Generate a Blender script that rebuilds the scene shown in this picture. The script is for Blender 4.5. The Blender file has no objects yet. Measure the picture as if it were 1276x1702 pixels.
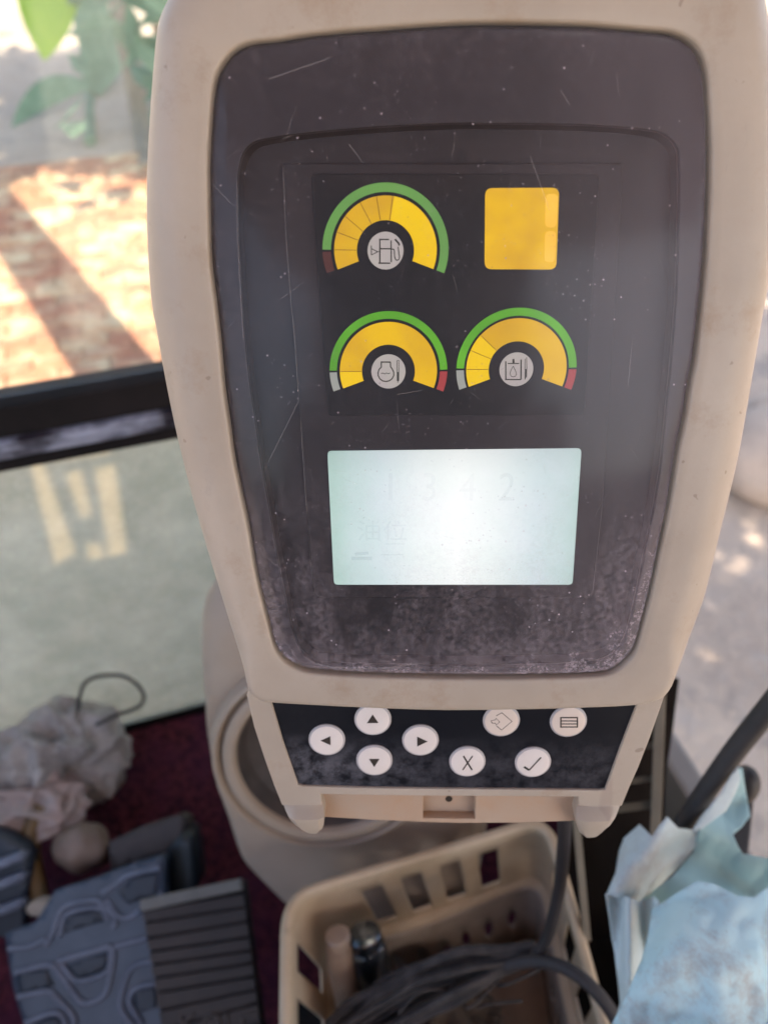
import bpy, bmesh, math, random
from mathutils import Vector, Matrix, noise
from mathutils.geometry import delaunay_2d_cdt
random.seed(7)
S = bpy.context.scene
COL = S.collection
R = math.radians

# ------------------------------------------------------------------ camera, world, sun, exposure
CAM = Vector((0, 0, 1.15))
PITCH = R(45)
FWD = Vector((0, math.cos(PITCH), -math.sin(PITCH)))
UPV = Vector((0, math.sin(PITCH), math.cos(PITCH)))
RGT = Vector((1, 0, 0))
cd = bpy.data.cameras.new('camera'); cam = bpy.data.objects.new('camera', cd); COL.objects.link(cam)
cam.location = CAM; cam.rotation_euler = (R(90) - PITCH, 0, 0)
cd.sensor_fit = 'VERTICAL'; cd.sensor_height = 36.0; cd.lens = 36.0 * 1280.0 / 1702.0
cd.clip_start = 0.02; cd.clip_end = 1500
cd.dof.use_dof = True; cd.dof.focus_distance = 0.305; cd.dof.aperture_fstop = cd.lens / 3.7
S.camera = cam

EXPO = 1.8
K = 2 ** EXPO
SUN_EL = math.atan(1.15); SUN_XY = Vector((0.6, -0.8))          # towards the sun: behind and to the right
w = bpy.data.worlds.new('World'); S.world = w; w.use_nodes = True
nt = w.node_tree; nt.nodes.clear()
sky = nt.nodes.new('ShaderNodeTexSky'); sky.sky_type = 'NISHITA'; sky.sun_disc = False
sky.sun_elevation = SUN_EL; sky.sun_rotation = math.atan2(SUN_XY.x, SUN_XY.y)
sky.dust_density = 3.0; sky.air_density = 1.0
bg = nt.nodes.new('ShaderNodeBackground'); bg.inputs[1].default_value = 0.15
wo = nt.nodes.new('ShaderNodeOutputWorld')
nt.links.new(sky.outputs[0], bg.inputs[0]); nt.links.new(bg.outputs[0], wo.inputs[0])
sl = bpy.data.lights.new('sun', 'SUN'); sl.energy = 5.0; sl.angle = R(0.5); sl.color = (1.0, 0.87, 0.70)
so = bpy.data.objects.new('sun', sl); COL.objects.link(so)
sd = Vector((-SUN_XY.x, -SUN_XY.y, -math.tan(SUN_EL)))
so.rotation_euler = sd.to_track_quat('-Z', 'Y').to_euler(); so.location = (3, -4, 6)
S.view_settings.view_transform = 'Standard'; S.view_settings.look = 'None'
S.view_settings.exposure = EXPO; S.view_settings.gamma = 1
try:
    S.cycles.use_denoising = True
    S.cycles.max_bounces = 10; S.cycles.transparent_max_bounces = 16
    S.cycles.caustics_reflective = False; S.cycles.caustics_refractive = False
except Exception:
    pass

# ------------------------------------------------------------------ helpers
def ray(px, py):
    """direction of unit depth through a point of the 1276 x 1702 photograph"""
    return FWD + RGT * ((px - 638) / 1280) + UPV * ((851 - py) / 1280)
def at(px, py, d): return CAM + ray(px, py) * d
def at_z(px, py, z):
    r = ray(px, py); return CAM + r * ((z - CAM.z) / r.z)
# the monitor leans back 25 degrees: its own frame is (U, V, N)
TILT = R(25)
MU = Vector((1, 0, 0)); MV = Vector((0, math.sin(TILT), math.cos(TILT))); MN = Vector((0, -math.cos(TILT), math.sin(TILT)))
MO = at(755, 860, 0.30)
MFRAME = Matrix((( MU.x, MV.x, MN.x, MO.x), (MU.y, MV.y, MN.y, MO.y), (MU.z, MV.z, MN.z, MO.z), (0, 0, 0, 1)))
def FP(px, py, wd=0.0):
    r = ray(px, py); t = ((MO + MN * wd - CAM).dot(MN)) / r.dot(MN)
    p = CAM + r * t - MO
    return Vector((p.dot(MU), p.dot(MV)))
# the cab is turned 17.6 degrees to the monitor
CA = Vector((0.953, 0.302, 0)); CB = Vector((-0.302, 0.953, 0))
def cab(a, b, z): return CA * a + CB * b + Vector((0, 0, z))

def link(o, parent=None):
    COL.objects.link(o)
    if parent: o.parent = parent
    return o
def tag(o, label=None, cat=None, group=None, kind=None):
    if label: o['label'] = label
    if cat: o['category'] = cat
    if group: o['group'] = group
    if kind: o['kind'] = kind
    return o
def empty(name, loc=(0, 0, 0), mtx=None, parent=None):
    o = bpy.data.objects.new(name, None); link(o, parent); o.empty_display_size = 0.02
    if mtx is not None: o.matrix_world = mtx
    else: o.location = loc
    return o
def mesh_obj(name, verts, faces, m, parent=None, smooth=False, world=True):
    me = bpy.data.meshes.new(name)
    if world and parent is not None:
        inv = WM(parent).inverted(); verts = [inv @ Vector(v) for v in verts]
    me.from_pydata([tuple(v) for v in verts], [], faces); me.update()
    me.materials.append(m)
    if smooth: me.shade_smooth()
    return link(bpy.data.objects.new(name, me), parent)
def WM(o):
    mt = o.matrix_basis.copy()
    return WM(o.parent) @ mt if o.parent else mt
def fix_normals(o):
    bm = bmesh.new(); bm.from_mesh(o.data); bmesh.ops.recalc_face_normals(bm, faces=bm.faces); bm.to_mesh(o.data); bm.free(); return o
def auto_smooth(o, ang=40):
    bm = bmesh.new(); bm.from_mesh(o.data); bm.edges.ensure_lookup_table()
    for f in bm.faces: f.smooth = True
    for e in bm.edges:
        e.smooth = not (len(e.link_faces) == 2 and e.calc_face_angle(0) > R(ang))
    bm.to_mesh(o.data); bm.free(); return o
def catmull(pts, n=6, closed=False):
    pts = [Vector(p) for p in pts]; out = []; N = len(pts)
    for i in range(N if closed else N - 1):
        if closed: p0, p1, p2, p3 = pts[i-1], pts[i], pts[(i+1) % N], pts[(i+2) % N]
        else:
            p1, p2 = pts[i], pts[i+1]
            p0 = pts[i-1] if i else p1*2 - p2
            p3 = pts[i+2] if i + 2 < N else p2*2 - p1
        for k in range(n):
            t = k / n
            out.append(0.5*((2*p1) + (p2-p0)*t + (2*p0-5*p1+4*p2-p3)*t*t + (3*p1-p0-3*p2+p3)*t**3))
    if not closed: out.append(pts[-1])
    return out
def plate(name, outlines, top, th, m, parent, bevel=0.0, smooth_a=35, label=None):
    """a flat plate in the parent's own x,y with holes; its top face at z = top"""
    cu = bpy.data.curves.new(name, 'CURVE'); cu.dimensions = '2D'; cu.fill_mode = 'BOTH'
    for ol in outlines:
        sp = cu.splines.new('POLY'); sp.points.add(len(ol) - 1); sp.use_cyclic_u = True
        for i, p in enumerate(ol): sp.points[i].co = (p[0], p[1], 0, 1)
    cu.extrude = max(1e-6, th / 2 - bevel); cu.bevel_depth = bevel; cu.bevel_resolution = 1; cu.offset = -bevel
    tmp = bpy.data.objects.new('tmp', cu); me = bpy.data.meshes.new_from_object(tmp)
    bpy.data.objects.remove(tmp); bpy.data.curves.remove(cu)
    me.name = name
    for v in me.vertices: v.co.z += top - th / 2
    me.materials.clear(); me.materials.append(m)
    o = link(bpy.data.objects.new(name, me), parent); auto_smooth(o, smooth_a)
    if label: o['label'] = label
    return o
def tubes(name, paths, rad, m, parent=None, world=True, res=3, closed=False, taper=None):
    """round tubes along lists of points, joined into one mesh"""
    cu = bpy.data.curves.new(name, 'CURVE'); cu.dimensions = '3D'; cu.bevel_depth = 1.0; cu.bevel_resolution = res; cu.use_fill_caps = True
    inv = WM(parent).inverted() if (world and parent is not None) else None
    for k, pts in enumerate(paths):
        sp = cu.splines.new('POLY'); sp.points.add(len(pts) - 1); sp.use_cyclic_u = closed
        r = rad[k] if isinstance(rad, (list, tuple)) else rad
        for i, p in enumerate(pts):
            p = Vector(p) if len(p) == 3 else Vector((p[0], p[1], 0))
            if inv is not None: p = inv @ p
            sp.points[i].co = (*p, 1)
            sp.points[i].radius = r if taper is None else r * (1 + (taper - 1) * i / (len(pts) - 1))
    tmp = bpy.data.objects.new('tmp', cu); me = bpy.data.meshes.new_from_object(tmp)
    bpy.data.objects.remove(tmp); bpy.data.curves.remove(cu); me.name = name
    me.materials.clear(); me.materials.append(m); me.shade_smooth()
    return link(bpy.data.objects.new(name, me), parent)
def strokes(name, paths, width, z, m, parent):
    """line drawing lying on the parent's x,y plane at height z (flattened tubes)"""
    r = [x / 2 for x in width] if isinstance(width, (list, tuple)) else width / 2
    o = tubes(name, [[(p[0], p[1], 0) for p in q] for q in paths], r, m, parent, world=False, res=2)
    for v in o.data.vertices: v.co.z = z + v.co.z * 0.12
    return o
def loft(name, loops, m, parent=None, cap0=False, cap1=False, world=False, ang=40, close=True):
    n = len(loops[0]); vs = [Vector(p) for l in loops for p in l]; fs = []
    for i in range(len(loops) - 1):
        for j in range(n if close else n - 1):
            k = (j + 1) % n
            fs.append((i*n + j, i*n + k, (i+1)*n + k, (i+1)*n + j))
    if cap0: fs.append(tuple(range(n))[::-1])
    if cap1: fs.append(tuple((len(loops)-1)*n + j for j in range(n)))
    o = mesh_obj(name, vs, fs, m, parent, world=world); fix_normals(o); auto_smooth(o, ang); return o
def box(name, c, size, m, parent=None, axes=None, bevel=0.0, world=True):
    ax = axes or (Vector((1,0,0)), Vector((0,1,0)), Vector((0,0,1)))
    bm = bmesh.new(); bmesh.ops.create_cube(bm, size=1)
    for v in bm.verts: v.co = Vector((v.co.x*size[0], v.co.y*size[1], v.co.z*size[2]))
    if bevel: bmesh.ops.bevel(bm, geom=list(bm.edges), offset=bevel, segments=2, affect='EDGES', profile=0.6)
    inv = WM(parent).inverted() if (parent is not None and world) else Matrix()
    for v in bm.verts: v.co = inv @ (Vector(c) + ax[0]*v.co.x + ax[1]*v.co.y + ax[2]*v.co.z)
    me = bpy.data.meshes.new(name); bm.to_mesh(me); bm.free(); me.materials.append(m)
    o = link(bpy.data.objects.new(name, me), parent); return fix_normals(o)
def poly_sheet(name, outline, pos, m, parent=None, step=8, th=0.001, seed=0, crumple=0.0, cscale=1.0, smooth=True):
    """a sheet with the given outline in photograph coordinates laid in space by pos(px, py)"""
    ol = []
    for i, p in enumerate(outline):
        q = outline[(i+1) % len(outline)]; L = math.dist(p, q); k = max(1, int(L / step))
        for j in range(k): ol.append(Vector((p[0] + (q[0]-p[0])*j/k, p[1] + (q[1]-p[1])*j/k)))
    pts = list(ol); edges = [(i, (i+1) % len(ol)) for i in range(len(ol))]
    xs = [p.x for p in ol]; ys = [p.y for p in ol]
    rnd = random.Random(seed)
    y = min(ys)
    while y < max(ys):
        x = min(xs)
        while x < max(xs):
            pts.append(Vector((x + rnd.uniform(-.3,.3)*step, y + rnd.uniform(-.3,.3)*step))); x += step
        y += step
    v2, e2, f2, *_ = delaunay_2d_cdt(pts, edges, [list(range(len(ol)))], 1, 1e-5)
    vs = []
    for v in v2:
        p = pos(v.x, v.y)
        if crumple:
            q = p * cscale + Vector((seed*3.1, 0, 0))
            d = 1.3*abs(noise.noise(q*12)) + .6*abs(noise.noise(q*27 + Vector((4, 1, 2)))) + .22*abs(noise.noise(q*64))
            p = p - ray(v.x, v.y) * (d - .35) * crumple
        vs.append(p)
    o = mesh_obj(name, vs, [tuple(f) for f in f2], m, parent, smooth=smooth)
    bm = bmesh.new(); bm.from_mesh(o.data); bmesh.ops.recalc_face_normals(bm, faces=bm.faces)
    bm.normal_update()
    tot = Vector((0, 0, 0))
    for f in bm.faces: tot += f.normal * f.calc_area()
    bm.verts.ensure_lookup_table()
    c = WM(o) @ bm.verts[0].co if bm.verts else Vector()
    if (WM(o).to_3x3() @ tot).dot(CAM - c) < 0: bmesh.ops.reverse_faces(bm, faces=bm.faces)
    bm.to_mesh(o.data); bm.free()
    if th:
        s = o.modifiers.new('thickness', 'SOLIDIFY'); s.thickness = th; s.offset = -1
    return o

# ------------------------------------------------------------------ materials
MATS = {}
def ramp(nt, fac, stops):
    r = nt.nodes.new('ShaderNodeValToRGB'); cr = r.color_ramp
    while len(cr.elements) > 1: cr.elements.remove(cr.elements[-1])
    cr.elements[0].position = stops[0][0]; cr.elements[0].color = (*stops[0][1], 1)
    for p, c in stops[1:]:
        e = cr.elements.new(p); e.color = (*c, 1)
    nt.links.new(fac, r.inputs[0]); return r.outputs[0]
def g3(v): return (v, v, v)
class MB:
    """small helper for node materials"""
    def __init__(s, name):
        s.m = bpy.data.materials.new(name); s.m.use_nodes = True; s.nt = s.m.node_tree; s.nt.nodes.clear()
        s.out = s.n('ShaderNodeOutputMaterial'); s.co = s.n('ShaderNodeTexCoord').outputs['Object']
    def n(s, t, **kw):
        x = s.nt.nodes.new(t)
        for k, v in kw.items(): setattr(x, k, v)
        return x
    def l(s, a, b): s.nt.links.new(a, b)
    def noise(s, scale, detail=6, rough=0.6, stretch=None, dist=0.0, off=(0,0,0)):
        t = s.n('ShaderNodeTexNoise'); t.inputs['Scale'].default_value = scale; t.inputs['Detail'].default_value = detail
        t.inputs['Roughness'].default_value = rough; t.inputs['Distortion'].default_value = dist
        mp = s.n('ShaderNodeMapping'); mp.inputs['Location'].default_value = off
        if stretch:
            if len(stretch) == 2: mp.inputs['Rotation'].default_value = stretch[1]
            mp.inputs['Scale'].default_value = stretch[0] if len(stretch) == 2 else stretch
        s.l(s.co, mp.inputs[0]); s.l(mp.outputs[0], t.inputs[0])
        return t.outputs[0]
    def mix(s, fac, a, b):
        x = s.n('ShaderNodeMix', data_type='RGBA')
        for i, v in ((0, fac), (6, a), (7, b)):
            if isinstance(v, (int, float)): x.inputs[i].default_value = v
            elif isinstance(v, tuple): x.inputs[i].default_value = (*v, 1)
            else: s.l(v, x.inputs[i])
        return x.outputs[2]
    def math(s, op, a, b=0.0, clamp=False):
        x = s.n('ShaderNodeMath', operation=op, use_clamp=clamp)
        for i, v in ((0, a), (1, b)):
            if isinstance(v, (int, float)): x.inputs[i].default_value = v
            else: s.l(v, x.inputs[i])
        return x.outputs[0]
    def step(s, v, lo, hi): return ramp(s.nt, v, [(lo, g3(0)), (hi, g3(1))])
    def bump(s, h, strength=0.3, dist=0.001):
        b = s.n('ShaderNodeBump'); b.inputs['Strength'].default_value = strength; b.inputs['Distance'].default_value = dist
        s.l(h, b.inputs['Height']); return b.outputs[0]
    def pbr(s, col, rough=0.5, bump=None, spec=0.5, metal=0.0, em=None, es=0.0):
        p = s.n('ShaderNodeBsdfPrincipled')
        for k, v in (('Base Color', col), ('Roughness', rough), ('Metallic', metal), ('Specular IOR Level', spec)):
            if isinstance(v, tuple): p.inputs[k].default_value = (*v, 1)
            elif isinstance(v, (int, float)): p.inputs[k].default_value = v
            else: s.l(v, p.inputs[k])
        if bump is not None: s.l(bump, p.inputs['Normal'])
        if em is not None:
            if isinstance(em, tuple): p.inputs['Emission Color'].default_value = (*em, 1)
            else: s.l(em, p.inputs['Emission Color'])
            p.inputs['Emission Strength'].default_value = es
        return p.outputs[0]
    def schlick(s, f0=.04):
        lw = s.n('ShaderNodeLayerWeight'); lw.inputs['Blend'].default_value = .5
        return s.math('ADD', s.math('MULTIPLY', s.math('POWER', lw.outputs['Facing'], 5.0), 1 - f0), f0)
    def done(s, sh): s.l(sh, s.out.inputs[0]); return s.m
def simple(name, c1, c2=None, scale=30, rough=0.5, bump=0.0, bscale=None, bdist=0.001, spec=0.5, metal=0.0, detail=6, lo=.35, hi=.65):
    b = MB(name); c2 = c2 or tuple(x*0.8 for x in c1)
    f = b.step(b.noise(scale, detail), lo, hi)
    bp = b.bump(b.noise(bscale or scale*4, 5), bump, bdist) if bump else None
    return b.done(b.pbr(b.mix(f, c1, c2), rough, bp, spec, metal))

def housing_mat():
    b = MB('cream_plastic')
    big = b.step(b.noise(9, 4), .35, .7); fine = b.step(b.noise(300, 5), .35, .75)
    c = b.mix(big, (.455, .394, .328), (.36, .306, .25))
    c = b.mix(b.math('MULTIPLY', fine, .12), c, (.36, .28, .21))
    grime = b.step(b.noise(30, 9, .75, off=(3, 1, 0)), .54, .72)
    c = b.mix(b.math('MULTIPLY', grime, .5), c, (.30, .20, .12))
    scuff = b.step(b.noise(70, 9, .8, ((1, .35, 1), (0, 0, R(25))), off=(1, 4, 2)), .60, .70)
    c = b.mix(b.math('MULTIPLY', scuff, .4), c, (.30, .26, .23))
    sp = b.step(b.noise(190, 2, .5, off=(7, 2, 5)), .725, .75)
    c = b.mix(b.math('MULTIPLY', sp, .5), c, (.20, .15, .11))
    scr = b.step(b.noise(26, 3, .5, ((1, .09, 1), (0, 0, R(12))), off=(2.2, .6, 0)), .69, .705)
    c = b.mix(b.math('MULTIPLY', scr, .38), c, (.30, .24, .20))
    ro = b.math('ADD', b.math('MULTIPLY', b.noise(60, 4), .25), .30)
    return b.done(b.pbr(c, ro, b.bump(b.noise(900, 3), .10, .0003), .45))
def recess_mat():
    b = MB('dusty_cream_plastic')
    c = b.mix(b.step(b.noise(25, 6), .35, .65), (.44, .30, .205), (.43, .33, .25))
    c = b.mix(b.math('MULTIPLY', b.step(b.noise(60, 6, .7), .55, .8), .5), c, (.46, .27, .15))
    return b.done(b.pbr(c, .7, b.bump(b.noise(700, 4), .15, .0004), .3))
def lens_mat():
    b = MB('scratched_clear_lens')
    tr = b.n('ShaderNodeBsdfTransparent'); tr.inputs[0].default_value = (.86, .86, .88, 1)
    sep = b.n('ShaderNodeSeparateXYZ'); b.l(b.co, sep.inputs[0])
    # dust lies thicker low down and at the rim, in smears; specks and hair scratches all over
    low = b.n('ShaderNodeMapRange'); b.l(sep.outputs[1], low.inputs[0])
    for i, v in ((1, .02), (2, -.062), (3, 0.16), (4, 1.0)): low.inputs[i].default_value = v
    smear = b.step(b.noise(42, 9, .75, (1, .45, 1), .5), .38, .66)
    fine = b.step(b.noise(380, 8, .85), .40, .62)
    d = b.math('MULTIPLY', b.math('MULTIPLY', smear, fine), low.outputs[0])
    right = b.n('ShaderNodeMapRange'); b.l(sep.outputs[0], right.inputs[0])  # haze rising to the right: dust with reflected glare painted in
    for i, v in ((1, .0), (2, .085), (3, 0.0), (4, .095)): right.inputs[i].default_value = v
    base = b.math('ADD', b.math('MULTIPLY', d, .36), .004)
    ed = b.n('ShaderNodeAttribute'); ed.attribute_name = 'rim_dust'
    rimd = b.math('MULTIPLY', b.math('MULTIPLY', ed.outputs['Fac'], b.math('ADD', low.outputs[0], .12)), b.math('ADD', b.math('MULTIPLY', fine, .8), .25))
    base = b.math('ADD', base, b.math('MULTIPLY', rimd, .26))
    base = b.math('ADD', base, right.outputs[0])
    grain = b.step(b.noise(1500, 3, .9, (1, .5, 1)), .56, .76)
    base = b.math('ADD', base, b.math('MULTIPLY', b.math('MULTIPLY', grain, b.math('MULTIPLY', smear, low.outputs[0])), .22))
    v1 = b.n('ShaderNodeTexVoronoi', feature='F1'); v1.inputs['Scale'].default_value = 210; b.l(b.co, v1.inputs[0])
    spk = ramp(b.nt, v1.outputs['Distance'], [(.05, g3(1)), (.10, g3(0))])
    spk = b.math('MULTIPLY', spk, b.step(b.noise(55, 3), .47, .56))
    v2 = b.n('ShaderNodeTexVoronoi', feature='F1'); v2.inputs['Scale'].default_value = 480; b.l(b.co, v2.inputs[0])
    sp2 = ramp(b.nt, v2.outputs['Distance'], [(.09, g3(1)), (.19, g3(0))])
    sp2 = b.math('MULTIPLY', sp2, b.step(b.noise(38, 5, .7, off=(3, 1, 2)), .48, .64))
    spk = b.math('MAXIMUM', spk, b.math('MULTIPLY', sp2, .8))
    base = b.math('ADD', base, b.math('MULTIPLY', spk, .45), True)
    df = b.n('ShaderNodeBsdfDiffuse'); df.inputs[0].default_value = (.60, .52, .57, 1)
    ms = b.n('ShaderNodeMixShader'); b.l(base, ms.inputs[0]); b.l(tr.outputs[0], ms.inputs[1]); b.l(df.outputs[0], ms.inputs[2])
    gl = b.n('ShaderNodeBsdfGlossy'); gl.inputs['Roughness'].default_value = .11
    m2 = b.n('ShaderNodeMixShader'); b.l(b.schlick(.015), m2.inputs[0]); b.l(ms.outputs[0], m2.inputs[1]); b.l(gl.outputs[0], m2.inputs[2])
    return b.done(m2.outputs[0])
def pane_mat(name, dust, tint, gl_r=.02, dustcol=(.62, .66, .60), dust2=None):
    b = MB(name)
    tr = b.n('ShaderNodeBsdfTransparent'); tr.inputs[0].default_value = (*tint, 1)
    f = b.math('ADD', b.math('MULTIPLY', b.step(b.noise(5, 7, .65), .3, .75), dust*.5), dust*.75)
    f = b.math('ADD', f, b.math('MULTIPLY', b.step(b.noise(90, 3), .62, .72), dust*.3))
    df = b.n('ShaderNodeBsdfDiffuse'); tl = b.n('ShaderNodeBsdfTranslucent')
    dc = b.mix(b.step(b.noise(7, 8, .75, off=(2, 2, 1)), .38, .62), dustcol, dust2 or dustcol)
    dc = b.mix(b.math('MULTIPLY', b.step(b.noise(30, 7, .75), .46, .66), .5), dc, dust2 or dustcol)
    b.l(dc, df.inputs[0]); b.l(dc, tl.inputs[0])
    md = b.n('ShaderNodeMixShader'); md.inputs[0].default_value = .5; b.l(df.outputs[0], md.inputs[1]); b.l(tl.outputs[0], md.inputs[2])
    ms = b.n('ShaderNodeMixShader'); b.l(f, ms.inputs[0]); b.l(tr.outputs[0], ms.inputs[1]); b.l(md.outputs[0], ms.inputs[2])
    gl = b.n('ShaderNodeBsdfGlossy'); gl.inputs['Roughness'].default_value = gl_r
    m2 = b.n('ShaderNodeMixShader'); b.l(b.schlick(.04), m2.inputs[0]); b.l(ms.outputs[0], m2.inputs[1]); b.l(gl.outputs[0], m2.inputs[2])
    return b.done(m2.outputs[0])
def lit(name, c, e, c2=None, e2=None, scale=25, rough=.5):
    """printed and lit from behind"""
    b = MB(name); f = b.step(b.noise(scale, 3), .35, .65)
    return b.done(b.pbr(b.mix(f, c, c2 or c), rough, None, .3, 0, b.mix(f, e, e2 or e), 1.0 / K))
def lcd_mat():
    b = MB('backlit_lcd')
    sep = b.n('ShaderNodeSeparateXYZ'); b.l(b.co, sep.inputs[0])
    x = b.math('ABSOLUTE', b.math('SUBTRACT', sep.outputs[0], .002)); y = sep.outputs[1]
    fx = ramp(b.nt, b.math('DIVIDE', x, .05), [(.0, (1, 1, .97)), (.30, (.86, .90, .88)), (.62, (.62, .72, .735)), (.86, (.50, .635, .62)), (1.0, (.37, .55, .48))])
    fy = ramp(b.nt, b.math('ADD', b.math('DIVIDE', y, .056), .5), [(0, g3(.94)), (.3, g3(1)), (.8, g3(.95)), (1, g3(.80))])
    n1 = b.mix(.16, b.mix(1.0, fx, fx), b.mix(b.step(b.noise(45, 3), .4, .62), (.60, .74, .70), (.85, .84, .92)))
    mu = b.n('ShaderNodeMix', data_type='RGBA', blend_type='MULTIPLY'); mu.inputs[0].default_value = 1
    b.l(n1, mu.inputs[6]); b.l(fy, mu.inputs[7])
    return b.done(b.pbr((.10, .12, .11), .35, None, .3, 0, mu.outputs[2], 1.2 / K))
def lcd_ink(name, a):
    b = MB(name)
    tr = b.n('ShaderNodeBsdfTransparent'); df = b.n('ShaderNodeBsdfDiffuse'); df.inputs[0].default_value = (.10, .16, .30, 1)
    ms = b.n('ShaderNodeMixShader'); ms.inputs[0].default_value = a; b.l(tr.outputs[0], ms.inputs[1]); b.l(df.outputs[0], ms.inputs[2])
    return b.done(ms.outputs[0])

M_HOUSE = housing_mat(); M_RECESS = recess_mat(); M_LENS = lens_mat()
M_FOOT = simple('pale_cream_plastic', (.5, .45, .4), (.46, .4, .34), 30, .35, .1, 600, .0003)
M_BEZEL = simple('charcoal_plastic', (.041, .034, .040), (.029, .025, .030), 18, .5)
M_CARR = simple('charcoal_carrier', (.030, .025, .028), (.023, .020, .022), 18, .45)
M_GPANEL = simple('black_gauge_print', (.0105, .010, .012), (.007, .007, .009), 40, .45)
M_BPANEL = None
def bpanel_mat():
    b = MB('dusty_black_film')
    sep = b.n('ShaderNodeSeparateXYZ'); b.l(b.co, sep.inputs[0])
    mr = b.n('ShaderNodeMapRange'); b.l(sep.outputs[1], mr.inputs[0])
    for i, v in ((1, -.105), (2, -.122), (3, 0.05), (4, 1.0)): mr.inputs[i].default_value = v
    ml = b.n('ShaderNodeMapRange'); b.l(sep.outputs[0], ml.inputs[0])
    for i, v in ((1, .0), (2, -.065), (3, 0.35), (4, 1.0)): ml.inputs[i].default_value = v
    f = b.math('MULTIPLY', b.math('MULTIPLY', mr.outputs[0], ml.outputs[0]), b.step(b.noise(110, 9, .8), .40, .60))
    sp = b.step(b.noise(1500, 2, .8), .60, .72)
    f = b.math('MULTIPLY', f, b.math('ADD', b.math('MULTIPLY', sp, .5), .5))
    c = b.mix(b.math('MULTIPLY', f, .9), (.0075, .0085, .0125), (.22, .22, .26))
    return b.done(b.pbr(c, b.math('ADD', .30, b.math('MULTIPLY', f, .4)), None, .4))
M_BPANEL = bpanel_mat()
M_BUTTON = simple('white_button_rubber', (.74, .69, .66), (.70, .645, .61), 60, .4, spec=.4)
M_BUTTON2 = simple('cream_button_rubber', (.69, .60, .53), (.65, .56, .49), 60, .4, spec=.4)
M_BRING = simple('grey_button_edge', (.46, .44, .46), (.38, .36, .37), 80, .35)
M_INK = simple('black_print', (.035, .026, .020), (.025, .02, .018), 60, .5)
M_INKG = simple('grey_print', (.055, .055, .045), (.04, .04, .035), 60, .5)
M_YEL = lit('lit_amber', (.45, .28, .015), (.64, .39, .003), (.42, .24, .02), (.38, .20, .014), 22)
M_YELB = lit('lit_bright_amber', (.50, .34, .012), (.70, .47, .002), (.50, .34, .012), (.64, .39, .004), 20)
M_SQ = lit('lit_amber_window', (.5, .30, .015), (.70, .42, .006), (.5, .30, .015), (.46, .25, .012), 55)
M_SQ2 = lit('lit_pale_amber', (.6, .36, .04), (.78, .47, .045), (.6, .36, .04), (.72, .38, .03), 60)
M_SEG = simple('amber_segment_line', (.24, .11, .015), (.2, .09, .015), 60, .5)
M_GRN = lit('lit_green', (.05, .14, .02), (.07, .26, .02), (.05, .14, .02), (.12, .42, .02), 30)
M_GRN2 = lit('dull_green', (.10, .20, .06), (.075, .195, .048), (.10, .20, .06), (.10, .27, .05), 22)
M_RED = lit('lit_red', (.30, .05, .05), (.22, .035, .035), None, None)
M_DRED = lit('dark_red', (.10, .04, .035), (.025, .010, .008), None, None)
M_GREYSEG = lit('grey_segment', (.30, .32, .28), (.17, .18, .16), None, None)
M_DISC = lit('icon_grey', (.40, .38, .34), (.235, .225, .195), (.40, .37, .35), (.225, .205, .19), 60)
M_LCD = lcd_mat(); M_LINK = lcd_ink('faint_lcd_digits', .035); M_LINK2 = lcd_ink('faint_lcd_text', .06)
M_HOLE = simple('dark_cavity', (.03, .02, .012), (.02, .014, .01), 40, .8)

# ------------------------------------------------------------------ the setting: ground, paving, cab floor, roof
def ground_mat():
    b = MB('grey_dry_soil')
    c = b.mix(b.step(b.noise(1.4, 8, .65), .35, .65), (.56, .45, .365), (.44, .345, .28))
    c = b.mix(b.step(b.noise(9, 6, .7), .55, .75), c, (.46, .40, .36))
    c = b.mix(b.math('MULTIPLY', b.step(b.noise(4, 6, .7, off=(4, 4, 0)), .6, .75), .6), c, (.15, .13, .105))
    c = b.mix(b.math('MULTIPLY', b.step(b.noise(3.6, 7, .7, off=(1, 7, 0)), .55, .64), .5), c, (.24, .215, .20))
    return b.done(b.pbr(c, .95, b.bump(b.noise(14, 8, .7), .8, .05), .1))
M_SOIL = ground_mat()
gv = []; gf = []; NG = 70
def gpos(t): return math.copysign(abs(t)**3 * 380 + abs(t) * 8, t)
for j in range(NG + 1):
    for i in range(NG + 1):
        x = gpos(i/NG*2 - 1); y = gpos(j/NG*2 - 1) + 3
        h = 0.05*noise.noise(Vector((x*.9, y*.9, 0))) + .02*noise.noise(Vector((x*3, y*3, 5))) if abs(x) < 30 and abs(y) < 30 else 0
        gv.append((x, y, -1.03 + h))
for j in range(NG):
    for i in range(NG): gf.append((j*(NG+1)+i, j*(NG+1)+i+1, (j+1)*(NG+1)+i+1, (j+1)*(NG+1)+i))
tag(mesh_obj('ground', gv, gf, M_SOIL, smooth=True), kind='structure')

# brick paving beyond the cab, in the sun: each brick laid on its bed
def brick_mat(name, a, c, dust):
    b = MB(name)
    geo = b.n('ShaderNodeNewGeometry'); b.co = geo.outputs['Position']
    col = b.mix(b.step(b.noise(16, 7, .7), .38, .62), a, c)
    col = b.mix(b.math('MULTIPLY', b.step(b.noise(4.2, 7, .7, off=(2, 3, 0)), .46, .64), dust), col, (.60, .50, .33))
    return b.done(b.pbr(col, .9, b.bump(b.noise(60, 6), .5, .006), .15))
M_BR = [brick_mat('orange_brick', (.42, .20, .115), (.38, .165, .095), .8), brick_mat('red_brick', (.39, .17, .10), (.33, .13, .08), .6),
        brick_mat('pale_brick', (.48, .29, .17), (.44, .24, .135), .95), brick_mat('brown_brick', (.33, .16, .10), (.36, .175, .105), .6)]
pav = empty('brick_path', cab(-.4, 4.5, -1.0)); tag(pav, kind='structure')
bed = simple('sandy_joint', (.50, .32, .19), (.42, .26, .15), 12, .95, .5, 60, .01)
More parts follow.
